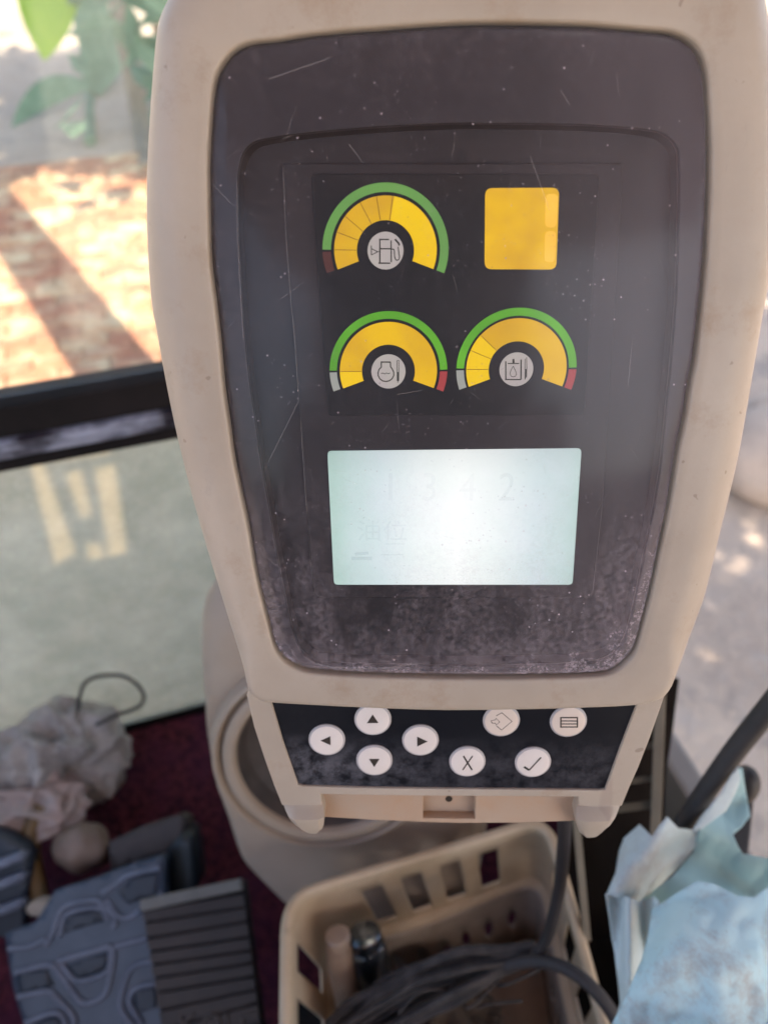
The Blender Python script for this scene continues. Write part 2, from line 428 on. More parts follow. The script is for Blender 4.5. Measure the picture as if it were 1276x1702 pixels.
mesh_obj('brick_bed', [cab(-1.75, 1.30, -.985), cab(1.3, 1.30, -.985), cab(1.3, 6.16, -.985), cab(-1.75, 6.16, -.985)] + [cab(-1.75, 1.30, -1.06), cab(1.3, 1.30, -1.06), cab(1.3, 6.16, -1.06), cab(-1.75, 6.16, -1.06)],
         [(0,1,2,3), (4,7,6,5), (0,4,5,1), (1,5,6,2), (2,6,7,3), (3,7,4,0)], bed, pav)
bm = bmesh.new(); bmesh.ops.create_cube(bm, size=1)
for v in bm.verts: v.co = Vector((v.co.x*.232, v.co.y*.108, v.co.z*.05))
bmesh.ops.bevel(bm, geom=list(bm.edges), offset=.006, segments=1, affect='EDGES')
bmes = []
for m in M_BR:
    me = bpy.data.meshes.new('brick'); bm.to_mesh(me); me.materials.append(m); bmes.append(me)
bm.free()
ang0 = math.atan2(CA.y, CA.x); inv = WM(pav).inverted(); rest = []
for r_ in range(40):
    for c_ in range(13):
        a = -1.62 + c_*.239 + (r_ % 2)*.1195; b_ = 1.53 + r_*.1145
        if b_ > 6.1 or b_ < 3.12 or not (-1.3 < a < .5): continue
        p = cab(a + random.uniform(-.004, .004), b_ + random.uniform(-.003, .003), -.974 + random.uniform(-.004, .005))
        me = random.choices(bmes, (5, 4, 3, 2))[0]
        o = bpy.data.objects.new('brick', me); link(o, pav); o.location = inv @ p
        o.rotation_euler = (random.uniform(-.02, .02), random.uniform(-.02, .02), ang0 + random.uniform(-.02, .02))

M_CARPET = None
def carpet_mat():
    b = MB('burgundy_carpet')
    c = b.mix(b.step(b.noise(85, 6, .75), .43, .57), (.20, .044, .058), (.06, .018, .026))
    c = b.mix(b.step(b.noise(9, 5), .4, .7), c, (.10, .026, .06))
    c = b.mix(b.math('MULTIPLY', b.step(b.noise(420, 3, .7), .62, .72), .5), c, (.34, .14, .19))
    return b.done(b.pbr(c, .95, b.bump(b.noise(330, 4, .7), 1.0, .006), .1))
M_CARPET = carpet_mat()
nx, ny = 90, 110; vs = []; fs = []
for j in range(ny + 1):
    for i in range(nx + 1):
        p = cab(-.80 + 1.20*i/nx, -.75 + 1.485*j/ny, 0); p.z = .004*noise.noise(p*40) + .005*noise.noise(p*9) + .003*noise.noise(p*110)
        vs.append(p)
for j in range(ny):
    for i in range(nx): fs.append((j*(nx+1)+i, j*(nx+1)+i+1, (j+1)*(nx+1)+i+1, (j+1)*(nx+1)+i))
tag(mesh_obj('floor', vs, fs, M_CARPET, smooth=True), kind='structure')
M_STEEL = simple('dark_painted_steel', (.045, .042, .045), (.03, .028, .03), 14, .5, .2, 120, .001)
M_LINING = simple('grey_cab_lining', (.34, .32, .30), (.28, .26, .25), 8, .8, .2, 90, .002)
tag(box('floor_slab', cab(-.2, -.01, -.07), (1.22, 1.50, .10), M_STEEL, axes=(CA, CB, Vector((0,0,1)))), kind='structure')
# roof with added hatch slots, shaped so sun bars fall on the ground outside
HA, HB = 0.20, 0.42
def shift(px, py):            # where the sun ray that lands at a ground point passes the roof
    g = at_z(px, py, -1.0); h = (1.75 + 1.0) / math.tan(SUN_EL)
    q = g + Vector((SUN_XY.x, SUN_XY.y, 0)) * h; return (q.dot(CA), q.dot(CB))
roof = empty('roof', cab(.15, -.2, 1.75)); tag(roof, kind='structure')
roof.rotation_euler = (0, 0, ang0)
o_ = WM(roof).inverted()
def roofuv(a, b): q = o_ @ cab(a, b, 1.75); return (q.x, q.y)
RO = [roofuv(-.80, -1.45), roofuv(1.20, -1.45), roofuv(1.20, .985), roofuv(-.80, .985)]
slots = []
for quad in ([(52, 765), (82, 760), (122, 915), (92, 935)], [(112, 790), (134, 785), (152, 855), (134, 862)], [(160, 785), (190, 778), (208, 915), (182, 925)], [(72, 748), (172, 732), (176, 756), (80, 772)], [(144, 905), (166, 902), (172, 930), (150, 935)]):
    mx = sum(p[0] for p in quad)/4; my = sum(p[1] for p in quad)/4
    slots.append([roofuv(*shift(mx + (p[0]-mx)*1.14, my + (p[1]-my)*1.08)) for p in quad])
plate('roof_panel', [RO] + slots, .006, .012, simple('brown_roof_lining', (.33, .215, .175), (.28, .18, .15), 8, .85, .2, 90, .002), roof)

# ------------------------------------------------------------------ the cab's front window and walls
M_PANE_UP = pane_mat('clear_glass', .075, (.93, .96, .94), dustcol=(.62, .60, .58))
M_PANE_LOW = pane_mat('dusty_glass', .42, (.90, .95, .91), .05, (.90, .93, .86), (.56, .63, .57))
M_RAIL = simple('black_rubber_rail', (.010, .008, .008), (.016, .012, .012), 20, .85, .2, 200, .001, spec=.2)
def seal_mat():
    b = MB('window_seal_painted_sheen')
    c = b.mix(b.step(b.noise(11, 5, .6, (1, 1, 3)), .42, .58), (.022, .018, .026), (.34, .35, .43))  # pale bluish patches are reflections painted into the seal's colour
    return b.done(b.pbr(c, .28, b.bump(b.noise(22, 5, .6, (1, 1, 3)), .7, .01), .6))
M_SEAL = seal_mat()
Z3 = (CA, CB, Vector((0, 0, 1)))
fw = empty('front_window', cab(-.15, .747, 0)); tag(fw, 'black framed cab front window with dusty lower glass behind the carpeted floor', 'window')
def fbox(name, a0, a1, z0, z1, d, m, db=0, bev=.003): return box(name, cab((a0+a1)/2, .747 + db, (z0+z1)/2), (a1-a0, d, z1-z0), m, fw, Z3, bev)
fbox('upper_rail', -.80, .42, .626, .664, .040, M_RAIL)
fbox('seal', -.80, .42, .603, .6255, .050, M_SEAL, -.004, .006)
fbox('lower_rail', -.80, .42, .580, .6025, .036, M_RAIL)
fbox('sill', -.80, .42, -.02, .008, .012, M_RAIL)
fbox('post', -.86, -.802, -.1, 1.72, .05, M_RAIL); fbox('post', .422, .47, -.1, 1.72, .05, M_RAIL)
fbox('pane', -.80, .42, .665, 1.715, .005, M_PANE_UP, 0, 0)
fbox('pane', -.80, .42, .009, .579, .005, M_PANE_LOW, 0, 0)['label'] = 'dusty lower glass'
M_WALL = simple('grey_side_panel', (.24, .22, .205), (.17, .155, .15), 9, .6, .25, 60, .003)
tag(box('side_wall', cab(.425, .0, .17), (.03, 1.40, .40), M_WALL, None, Z3, .006), 'low grey steel side wall of the cab beneath the right opening', 'wall')
tag(box('left_door', cab(-.845, -.15, .22), (.04, 1.55, .66), M_LINING, None, Z3, .01), 'low grey cab door panel at the left of the carpet', 'door')
tag(box('rear_wall', cab(-.2, -1.0, .52), (1.3, .05, 1.14), M_LINING, None, Z3, .01), 'plain grey cab rear wall behind the driving position', 'wall')

M_SEATF = simple('charcoal_seat_fabric', (.030, .026, .027), (.020, .017, .018), 30, .9, .5, 300, .002)
st = empty('added_seat', (.05, -.42, .35)); tag(st, 'unseen charcoal fabric seat added to darken the reflection in the monitor lens', 'seat')  # added behind the camera, oversized to block sky reflection in the lens
AX = (Vector((1, 0, 0)), Vector((0, 1, 0)), Vector((0, 0, 1)))
box('cushion', (.05, -.34, .40), (.50, .46, .12), M_SEATF, st, AX, .04)
tl_ = (Vector((1, 0, 0)), Vector((0, math.cos(.15), math.sin(.15))), Vector((0, -math.sin(.15), math.cos(.15))))
box('backrest', (.05, -.66, .82), (.54, .14, .74), M_SEATF, st, tl_, .05)
box('headrest', (.05, -.745, 1.39), (.42, .11, .42), M_SEATF, st, tl_, .04)
box('pedestal', (.05, -.40, .17), (.30, .34, .34), M_SEATF, st, AX, .02)

# ------------------------------------------------------------------ the monitor
mon = empty('monitor', mtx=MFRAME)
tag(mon, 'cream plastic machine monitor with lit amber gauges, bright screen and white buttons', 'monitor')
LENS_PX = [(640,43),(522,53),(459,63),(415,68),(387,81),(365,107),(354,135),(348,188),(344,260),(344,310),(345,369),(348,441),(356,504),(364,576),(370,645),(378,700),(386,760),(397,816),(410,875),(425,963),(444,1038),(454,1077),(469,1099),(494,1114),(526,1121),(600,1126),(700,1129),(760,1130),(850,1130),(900,1129),(945,1128),(1005,1124),(1029,1114),(1046,1098),(1057,1084),(1068,1048),(1083,991),(1102,904),(1116,838),(1131,748),(1141,703),(1153,629),(1160,594),(1170,505),(1177,433),(1182,331),(1183,275),(1182.6,219),(1179,150),(1175,110),(1164,81),(1145,62),(1117,50),(1077,46),(1001,39),(970,37),(900,35),(820,34),(740,36)]
SIL_PX = [(300,-40),(283,-8),(270,18),(262,45),(256,100),(250,180),(245,260),(243.5,330),(245,410),(251,500),(260,550),(270,605),(289,700),(313,800),(341,900),(372,1000),(403,1100),(411,1138),(420,1154),(432,1162),(450,1166),(550,1171.5),(650,1176),(740,1178.5),(850,1177.5),(950,1175),(1058,1170),(1095,1161),(1110,1148),(1118,1133),(1130,1098),(1145,1055),(1166,1000),(1177,960),(1196,880),(1211,820),(1225,760),(1236,700),(1246,640),(1257,574),(1268,510),(1276,469),(1288,380),(1293,300),(1293,220),(1288,120),(1280,60),(1270,0),(1258,-40),(1225,-66),(1160,-80),(1000,-92),(750,-98),(520,-92),(380,-80),(330,-65)]
CEN = FP(755, 600)
def cast(poly, ang, cen=CEN):
    d = Vector((math.cos(ang), math.sin(ang))); best = None
    for i in range(len(poly)):
        a = poly[i] - cen; b = poly[(i+1) % len(poly)] - cen; e = b - a
        den = d.x*e.y - d.y*e.x
        if abs(den) < 1e-12: continue
        t = (a.x*e.y - a.y*e.x)/den; s = (a.x*d.y - a.y*d.x)/den
        if t > 0 and -1e-6 <= s <= 1 + 1e-6 and (best is None or t > best): best = t
    return best
lensp = catmull([FP(*p) for p in LENS_PX], 5, True)
silA = catmull([FP(*p, -.012) for p in SIL_PX], 5, True); silB = catmull([FP(*p, -.003) for p in SIL_PX], 5, True)
NA = 420
vb0 = FP(755, 1100)[1]; vb1 = FP(755, 1160)[1]
lens_r = []; sil = []; wb = []
angs = [2*math.pi*i/NA for i in range(NA)]
for a in angs:
    rl = cast(lensp, a); ra = cast(silA, a); rb = cast(silB, a)
    v = (CEN + Vector((math.cos(a), math.sin(a)))*ra)[1]
    t = min(1, max(0, (v - vb0)/(vb1 - vb0))); t = t*t*(3 - 2*t)
    lens_r.append(rl); sil.append(ra*(1-t) + rb*t); wb.append(t)
# soften the polar radii a little
def pt(i, r, wz): a = angs[i]; return Vector((CEN.x + math.cos(a)*r, CEN.y + math.sin(a)*r, wz))
loops = [[pt(i, lens_r[i], -.0070) for i in range(NA)], [pt(i, lens_r[i], -.0009) for i in range(NA)],
         [pt(i, lens_r[i] + .0003, -.0003) for i in range(NA)], [pt(i, lens_r[i] + .0009, 0) for i in range(NA)]]
for s in (.12, .25, .38, .48, .56, .64, .72, .79, .85, .90, .94, .97, .99, 1.0):
    lp = []
    for i in range(NA):
        t = wb[i]; s0 = .36*(1-t) + .80*t; D = .0145*(1-t) + .0035*t
        x = max(0, (s - s0)/(1 - s0)); wz = -D*(1 - math.sqrt(max(0, 1 - x*x))) + .0006*math.sin(math.pi*min(1, s))
        r0 = lens_r[i] + .0009; lp.append(pt(i, r0 + (sil[i] - r0)*s, wz))
    loops.append(lp)
loops.append([pt(i, sil[i] - .0004, (-.020)*(1-wb[i]) + (-.0052)*wb[i]) for i in range(NA)])
loops.append([pt(i, sil[i]*(.985*(1-wb[i]) + .955*wb[i]), -.034*(1-wb[i]) + (-.012)*wb[i]) for i in range(NA)])
loops.append([pt(i, sil[i]*.93, -.052) for i in range(NA)])
loops.append([pt(i, sil[i]*.82, -.062) for i in range(NA)])
loft('housing', loops, M_HOUSE, mon, cap1=True, ang=50)
# clear lens set into the housing
def lensloop(f, wz, inset=0): return [pt(i, (lens_r[i] - inset)*f, wz) for i in range(NA)]
loft('lens', [lensloop(1, -.0058, .0011), lensloop(1, -.0030, .0011), lensloop(1, -.0020, .0016), lensloop(1, -.0014, .0030), lensloop(.93, -.0010), lensloop(.80, -.0005),
              lensloop(.6, 0), lensloop(.4, .0003), lensloop(.2, .0004), lensloop(.02, .0005)], M_LENS, mon, cap1=True, ang=60)
lens = next(o for o in mon.children if o.name == 'lens')
at_ = lens.data.attributes.new('rim_dust', 'FLOAT', 'POINT')
for v in lens.data.vertices: at_.data[v.index].value = 1.0 if v.index < 4*NA else (.35 if v.index < 5*NA else 0.0)
def hair_mat():
    b = MB('scratch_white'); tr = b.n('ShaderNodeBsdfTransparent'); df = b.n('ShaderNodeBsdfDiffuse'); df.inputs[0].default_value = (.75, .70, .70, 1)
    ms = b.n('ShaderNodeMixShader'); ms.inputs[0].default_value = .12; b.l(tr.outputs[0], ms.inputs[1]); b.l(df.outputs[0], ms.inputs[2]); return b.done(ms.outputs[0])
rs = random.Random(21); PXL = (FP(700, 600) - FP(600, 600)).length/100
SCR = [[(448,132),(500,114),(548,97)], [(395,300),(396,380),(400,470),(405,560)], [(471,285),(475,380),(484,500),(490,560),(496,650)], [(500,700),(506,790),(510,850)], [(355,306),(372,325),(384,338)], [(580,240),(604,272)], [(500,660),(470,720),(440,780)], [(700,1100),(640,1109),(560,1108),(520,1100)], [(1050,560),(1042,640)], [(660,655),(700,648)], [(880,260),(905,330),(912,350)], [(930,150),(945,175)]]
W_ = [1.1, .8, .9, .7, .9, .9, .8, 1.6, .8, .8, .9, .8]
for k in range(46):
    x = rs.uniform(370, 1150); y = rs.uniform(70, 1105); an_ = rs.choice((rs.gauss(1.45, .35), rs.gauss(.3, .5), rs.gauss(2.4, .4))); L = rs.expovariate(1/16) + 4
    if cast(lensp, math.atan2(*(reversed((FP(x, y) - CEN).to_tuple())))) < (FP(x, y) - CEN).length + .006: continue
    bow = rs.gauss(0, .03)*L
    SCR.append([(x, y), (x + math.cos(an_)*L*.5 - math.sin(an_)*bow, y + math.sin(an_)*L*.5 + math.cos(an_)*bow), (x + math.cos(an_)*L, y + math.sin(an_)*L)]); W_.append(rs.uniform(.3, .7))
tag(strokes('scratches', [catmull([FP(*p) for p in q], 5) for q in SCR], [w_*PXL for w_ in W_], .0008, hair_mat(), mon), kind='stuff')
# dark inner frame with its recess
REC_PX = [(395,300),(395,380),(400,470),(405,545),(415,640),(424,700),(432,760),(447,845),(460,920),(475,1000),(488,1055),(500,1083),(519,1099),(551,1106),(750,1110),(950,1107),(1005,1098),(1030,1078),(1046,1040),(1070,930),(1095,800),(1111,650),(1124,500),(1129,330),(1129,270),(1126,246),(1112,228),(1085,217),(992,208),(850,205),(750,205),(640,210),(510,221),(440,231),(415,241),(401,262)]
recp = catmull([FP(*p, -.0062) for p in REC_PX], 4, True)
WB = -.0062
bez_out = [pt(i, lens_r[i] + .0012, 0).xy for i in range(NA)]
plate('bezel', [bez_out, recp], WB, .003, M_BEZEL, mon, .0004)
loft('recess', [[(p[0], p[1], WB - .0028) for p in recp], [(CEN.x + (p[0]-CEN.x)*.985, CEN.y + (p[1]-CEN.y)*.985, WB - .0065) for p in recp]], M_CARR, mon, cap1=True)
CARR_PX = [(470,272),(473,330),(479,430),(486,530),(495,640),(500,700),(505,790),(510,850),(516,930),(521,985),(528,994),(976,994),(985,985),(1000,850),(1010,700),(1022,500),(1032,330),(1033,272)]
WC = WB - .0048
plate('display_carrier', [[FP(*p, WC) for p in CARR_PX]], WC, .0015, M_CARR, mon, .0003)
def rrect(p, r, n=5):
    """rounded polygon from corner points"""
    out = []; N = len(p)
    for i in range(N):
        c = Vector(p[i]); a = (Vector(p[i-1]) - c); b = (Vector(p[(i+1) % N]) - c)
        rr = min(r, a.length*.45, b.length*.45); a = a.normalized()*rr; b = b.normalized()*rr
        for k in range(n + 1):
            t = k/n; out.append(c + a*(1-t)**2 + b*t*t)
    return out
WG = WC + .0006
plate('gauge_panel', [rrect([FP(517, 289, WG), FP(545, 691, WG), FP(971, 690, WG), FP(996, 289, WG)], .002)], WG, .0008, M_GPANEL, mon, .0002)

def arc(c, r0, r1, a0, a1, n=48):
    out = [(c.x + math.cos(R(a0 + (a1-a0)*i/n))*r1, c.y + math.sin(R(a0 + (a1-a0)*i/n))*r1) for i in range(n+1)]
    return out + [(c.x + math.cos(R(a1 + (a0-a1)*i/n))*r0, c.y + math.sin(R(a1 + (a0-a1)*i/n))*r0) for i in range(n+1)]
PXM = (FP(745, 500, WG) - FP(645, 500, WG)).length / 100
def gauge(name_label, cx, cy, disc, yin, yout, gin, gout, ysplit, gspan, segs, icon, grn):
    g = empty('gauge', parent=mon); g['label'] = name_label
    c = FP(cx, cy, WG + .0002); s = (FP(cx + 100, cy, WG) - FP(cx, cy, WG)).length / 100; T = WG + .00025
    bright, dull = ysplit
    for (a0, a1), mm in ((bright, M_YELB), (dull, M_YEL)):
        if a1 > a0: plate('amber_arc', [arc(c, yin*s, yout*s, a0, a1)], T, .0004, mm, g)
    plate('range_arc', [arc(c, gin*s, gout*s, gspan[0], gspan[1])], T, .0004, grn, g)
    for a0, a1, mm in segs: plate('range_segment', [arc(c, gin*s, gout*s, a0, a1, 8)], T, .0004, mm, g)
    plate('icon_disc', [[(c.x + math.cos(2*math.pi*i/48)*disc*s, c.y + math.sin(2*math.pi*i/48)*disc*s) for i in range(48)]], T, .0004, M_DISC, g)
    ox, oy, sc, paths = icon
    strokes('icon', [[FP(ox + p[0]/sc, oy + p[1]/sc, T) for p in q[1]] for q in paths], [q[0]*PXM for q in paths], T + .00005, M_INKG, g)
    return g, c, s, T
fuel = (590, 360, 12.76, [(2.2, [(525,485),(525,985)]), (2.2, [(495,988),(745,988)]), (2, [(510,485),(720,485)]), (2, [(762,505),(766,965)]), (2, [(530,682),(770,682)]),
        (1.7, [(775,690),(815,690),(832,730),(836,850),(860,915),(890,928),(932,905),(940,850),(920,720),(910,640)]), (3, [(935,615),(925,570),(845,478)]), (1.5, [(345,615),(345,815)]), (1.4, [(345,815),(480,745),(510,745)]), (1.4, [(480,745),(345,680)])])
cool = (595, 570, 12.76, [(2.2, [(478,405),(692,405)]), (2, [(490,405),(493,512),(445,560),(425,620),(425,690),(460,760),(520,805),(590,818),(660,803),(720,760),(755,690),(755,620),(725,555),(688,505),(685,405)]),
        (1.3, [(485,645),(530,640),(568,658),(600,635),(638,655),(678,635)]), (1.2, [(825,372),(868,372),(862,800)]), (1.2, [(825,372),(828,800)]), (2.8, [(846,615),(846,810)]), (4.6, [(838,815),(850,818)])])
hyd = (805, 565, 12.15, [(2.2, [(425,430),(427,798)]), (2, [(410,800),(730,800)]), (2.4, [(735,395),(732,800)]), (1.8, [(465,475),(695,475)]), (3.6, [(580,385),(582,465)]),
       (1.1, [(575,530),(530,610),(512,680),(530,730),(575,745),(620,735),(642,690),(625,630),(575,530)]), (1.1, [(845,350),(850,560),(845,750)]), (1.1, [(815,380),(810,600)]), (2.6, [(826,590),(822,770)]), (4.4, [(812,772),(826,775)])])
g, c, s, T = gauge('fuel gauge with segmented amber arc', 640.5, 416.7, 29.8, 47.5, 85, 90.5, 104.5, ((-20, 80), (80, 200.5)), (-20, 179), [(181, 200, M_DRED)], fuel, M_GRN2)
strokes('segment_line', [[(c.x + math.cos(R(a))*48*s, c.y + math.sin(R(a))*48*s), (c.x + math.cos(R(a))*84.5*s, c.y + math.sin(R(a))*84.5*s)] for a in (179, 160, 141, 119, 100, 82)], 1.0*PXM, T + .00003, M_SEG, g)
g, c, s, T = gauge('coolant temperature gauge with engine icon', 645.4, 617.5, 28.3, 44, 80.5, 85.5, 97.5, ((180, 200.5), (-20, 180)), (2, 179), [(181, 200, M_GREYSEG), (-20, 0, M_RED)], cool, M_GRN)
strokes('segment_line', [[(c.x + math.cos(R(a))*44.5*s, c.y + math.sin(R(a))*44.5*s), (c.x + math.cos(R(a))*80*s, c.y + math.sin(R(a))*80*s)] for a in (180,)], 1.0*PXM, T + .00003, M_SEG, g)
g, c, s, T = gauge('oil temperature gauge with tank icon', 857.7, 614, 28, 46, 83, 87, 99.5, ((138, 200.5), (-20, 138)), (2, 179), [(181, 200, M_GREYSEG), (-20, 0, M_RED)], hyd, M_GRN)
strokes('segment_line', [[(c.x + math.cos(R(a))*46.5*s, c.y + math.sin(R(a))*46.5*s), (c.x + math.cos(R(a))*82.5*s, c.y + math.sin(R(a))*82.5*s)] for a in (180, 158, 138)], 1.0*PXM, T + .00003, M_SEG, g)
T = WG + .00025
lamp = plate('warning_lamp', [rrect([FP(806, 312.5, T), FP(805, 447.5, T), FP(924, 448, T), FP(929, 312, T)], .0026)], T, .0006, M_SQ, mon, .0001)
lamp['label'] = 'lit amber square'
for q in ([(906, 322), (905, 378), (924, 378), (927, 322)], [(905, 384), (904, 436), (921, 436), (924, 384)]):
    plate('lamp_reflector', [rrect([FP(*p, T) for p in q], .0018)], T + .0001, .0003, M_SQ2, lamp, .00005)
WL = WC + .0006
scr = plate('screen', [rrect([FP(544, 750, WL), FP(555, 972, WL), FP(951, 972, WL), FP(966, 745.5, WL)], .0018)], WL, .001, M_LCD, mon, .0001)
# object space of the screen material: put its origin at the screen's centre
cs = FP(754, 858, WL)
for v in scr.data.vertices: v.co.x -= cs.x; v.co.y -= cs.y
scr.location = (cs.x, cs.y, 0)
def text(name, body, px, py, size_px, m, parent, z, squash=1.0):
    cu = bpy.data.curves.new(name, 'FONT'); cu.body = body; cu.size = size_px*PXM*1.36; cu.fill_mode = 'FRONT'
    tmp = bpy.data.objects.new('tmp', cu); me = bpy.data.meshes.new_from_object(tmp)
    bpy.data.objects.remove(tmp); bpy.data.curves.remove(cu); me.materials.clear(); me.materials.append(m); me.name = name
    q = FP(px, py, z) - (cs if parent is scr else Vector((0, 0)))
    for v in me.vertices: v.co = Vector((v.co.x*squash + q.x, v.co.y + q.y, z))
    return link(bpy.data.objects.new(name, me), parent)
for ch, x in (('1', 634), ('3', 698), ('4', 762), ('2', 826)): text('screen_digits', ch, x, 832, 56, M_LINK2 if ch in '12' else M_LINK, scr, WL + .0001, .85)
text('screen_text', '油位', 592, 896, 32, M_LINK2, scr, WL + .0001, 1.1)
strokes('screen_icon', [[FP(x, y, WL) - cs for x, y in q] for q in ([(584, 928), (618, 928)], [(590, 921), (612, 919)], [(632, 922), (670, 922)], [(640, 904), (672, 904)])], [7*PXM, 6*PXM, 1.6*PXM, 1.2*PXM], WL + .0001, M_LINK2, scr)
# button panel and its frame below the overhanging lip
WP = -.0062
def fp(l, wz): return [FP(*p, wz) for p in l]
PANEL = [(446, 1158), (470, 1232), (495, 1304.5), (505, 1307), (620, 1310), (750, 1311.5), (880, 1312.5), (996, 1313.5), (1005.5, 1312), (1030, 1244), (1064, 1160)]
FRAME = [(420, 1120), (410, 1156), (422, 1208), (440, 1263), (455, 1305), (468.5, 1339), (535, 1339), (533, 1320.5), (640, 1322.5), (745, 1323.5), (850, 1324), (960.5, 1325), (961, 1340), (1033, 1340), (1046, 1308), (1060, 1277), (1080, 1226), (1103, 1160), (1096, 1120)]
PIN = [(446, 1150)] + PANEL[1:-1] + [(1066, 1150)]
plate('button_frame', [fp(FRAME, WP), fp(PIN, WP)], WP, .022, M_HOUSE, mon, .0006)
plate('button_panel', [fp([(430, 1130), (480, 1316), (1012, 1322), (1080, 1130)], WP - .0012)], WP - .0012, .002, M_BPANEL, mon)
WX = WP - .0075
CROSS = [(520, 1312), (534, 1358), (620, 1363), (700, 1366.5), (760, 1368.5), (850, 1368), (965, 1364.5), (975, 1312)]
HOLE = [(703, 1322), (703, 1360), (789, 1361), (790, 1322)]
plate('cross_bar', [fp(CROSS, WX), fp(HOLE, WX)], WX, .008, M_RECESS, mon, .0005)
plate('socket_back', [fp([(690, 1310), (690, 1366), (800, 1366), (800, 1310)], WX - .005)], WX - .005, .002, M_RECESS, mon)
c = FP(746, 1330, WX - .004); plate('screw_hole', [[(c.x + math.cos(k/8*math.pi)*.0017, c.y + math.sin(k/8*math.pi)*.0017) for k in range(16)]], WX - .0048, .0005, M_HOLE, mon)
def foot(inner_first, rows):
    """rows of (left px, right px, py, w)"""
    loops = []
    for l, r, y, y2, wz, back in rows:
        a = FP(l, y, wz); b = FP(r, y2, wz); n = 7; lp = []
        for k in range(n):
            t = k/(n-1); q = a.lerp(b, t); lp.append(Vector((q.x, q.y, wz - .0022*(abs(2*t-1)**5))))
        lp += [Vector((b.x, b.y, wz - back*.5)), Vector((b.x*.5+a.x*.5 + (b.x-a.x)*.42, (a.y+b.y)/2, wz - back)), Vector((a.x*.5+b.x*.5 + (a.x-b.x)*.42, (a.y+b.y)/2, wz - back)), Vector((a.x, a.y, wz - back*.5))]
        loops.append(lp)
    return loft('foot', loops, M_HOUSE, mon, cap0=True, cap1=True, ang=28)
foot(0, [(468.5, 535.5, 1337, 1337, WP - .0002, .02), (469.5, 535.5, 1340, 1340, WP + .0001, .02), (473.5, 537, 1352, 1352, WP + .0024, .02), (478.5, 538.5, 1363, 1363, WP + .0044, .02), (480, 538.5, 1366, 1366, WP + .0042, .02), (488, 537.5, 1375, 1376, WP + .0022, .018), (497, 535, 1381, 1383, WP - .0002, .016), (508, 530, 1385, 1386.5, WP - .003, .013)])
foot(1, [(961, 1033.5, 1337, 1337, WP - .0002, .02), (961, 1032.8, 1341, 1341, WP + .0001, .02), (959.5, 1029, 1353, 1353, WP + .0024, .02), (959, 1024, 1366, 1365, WP + .0044, .02), (959.5, 1022, 1369, 1368, WP + .0042, .02), (961, 1015, 1380, 1378, WP + .0022, .018), (964, 1006, 1388, 1385, WP - .0002, .016), (970, 995, 1393, 1391, WP - .003, .013)])
def button(label, cx, cy, mcap, icons):
    b = empty('button', parent=mon); b['label'] = label
    wb0 = WP - .0012; wt = wb0 + .0011
    c = FP(cx, cy, wt); r = .00815
    def ring(rr, z): return [(c.x + math.cos(2*math.pi*k/56)*rr, c.y + math.sin(2*math.pi*k/56)*rr, z) for k in range(56)]
    loft('button_edge', [ring(r, wb0 - .0003), ring(r, wb0 + .0006), ring(r - .0005, wt - .0001), ring(r - .0010, wt - .0001)], M_BRING, b)
    loft('button_cap', [ring(r - .0008, wt - .0006), ring(r - .0008, wt), ring(r - .0014, wt + .0002), ring(r*.5, wt + .0003), ring(.0003, wt + .00034)], mcap, b, cap1=True)
    for kind, dat in icons:
        if kind == 'fill': plate('button_icon', [[FP(*p, wt + .0003) for p in dat]], wt + .00045, .0004, M_INK, b)
        else: strokes('button_icon', [[FP(*p, wt + .0003) for p in q[1]] for q in dat], [q[0]*PXM*1.15 for q in dat], wt + .00036, M_INK, b)
def sc(ox, oy, s, l): return [(ox + x/s, oy + y/s) for x, y in l]
A5 = (500, 1160, 4.9077); A6 = (730, 1160, 4.557)
button('left arrow button', 543, 1231, M_BUTTON, [('fill', sc(*A5, [(240,312),(243,385),(162,348)]))])
button('up arrow button', 619.5, 1197, M_BUTTON, [('fill', sc(*A5, [(585,135),(632,203),(538,205)]))])
button('down arrow button', 622, 1265, M_BUTTON, [('fill', sc(*A5, [(555,497),(640,497),(598,563)]))])
button('right arrow button', 698.5, 1231.5, M_BUTTON, [('fill', sc(*A5, [(947,315),(948,395),(1032,355)]))])
button('input button', 833, 1199, M_BUTTON2, [('st', [(1.5, sc(*A6, [(430,135),(472,112),(548,177),(470,243),(432,212)])), (1.4, sc(*A6, [(398,190),(390,172),(424,166),(428,152),(455,182),(428,206),(424,192),(398,190)]))])])
button('menu button', 944.5, 1200, M_BUTTON2, [('st', [(2.6, sc(*A6, [(914,149),(1046,149)])), (2.2, sc(*A6, [(914,174),(1046,174)])), (2.2, sc(*A6, [(914,197),(1046,197)])), (2.6, sc(*A6, [(914,220),(1046,220)])), (2.6, sc(*A6, [(918,145),(918,224)])), (2.2, sc(*A6, [(1043,145),(1043,224)]))])])
button('cancel button', 776.5, 1267, M_BUTTON, [('st', [(3.0, sc(*A6, [(182,440),(246,545)])), (2.4, sc(*A6, [(250,440),(176,545)]))])])
button('confirm button', 885.5, 1268, M_BUTTON, [('st', [(4.0, sc(*A6, [(640,522),(678,546)])), (2.6, sc(*A6, [(678,548),(768,450)]))])])

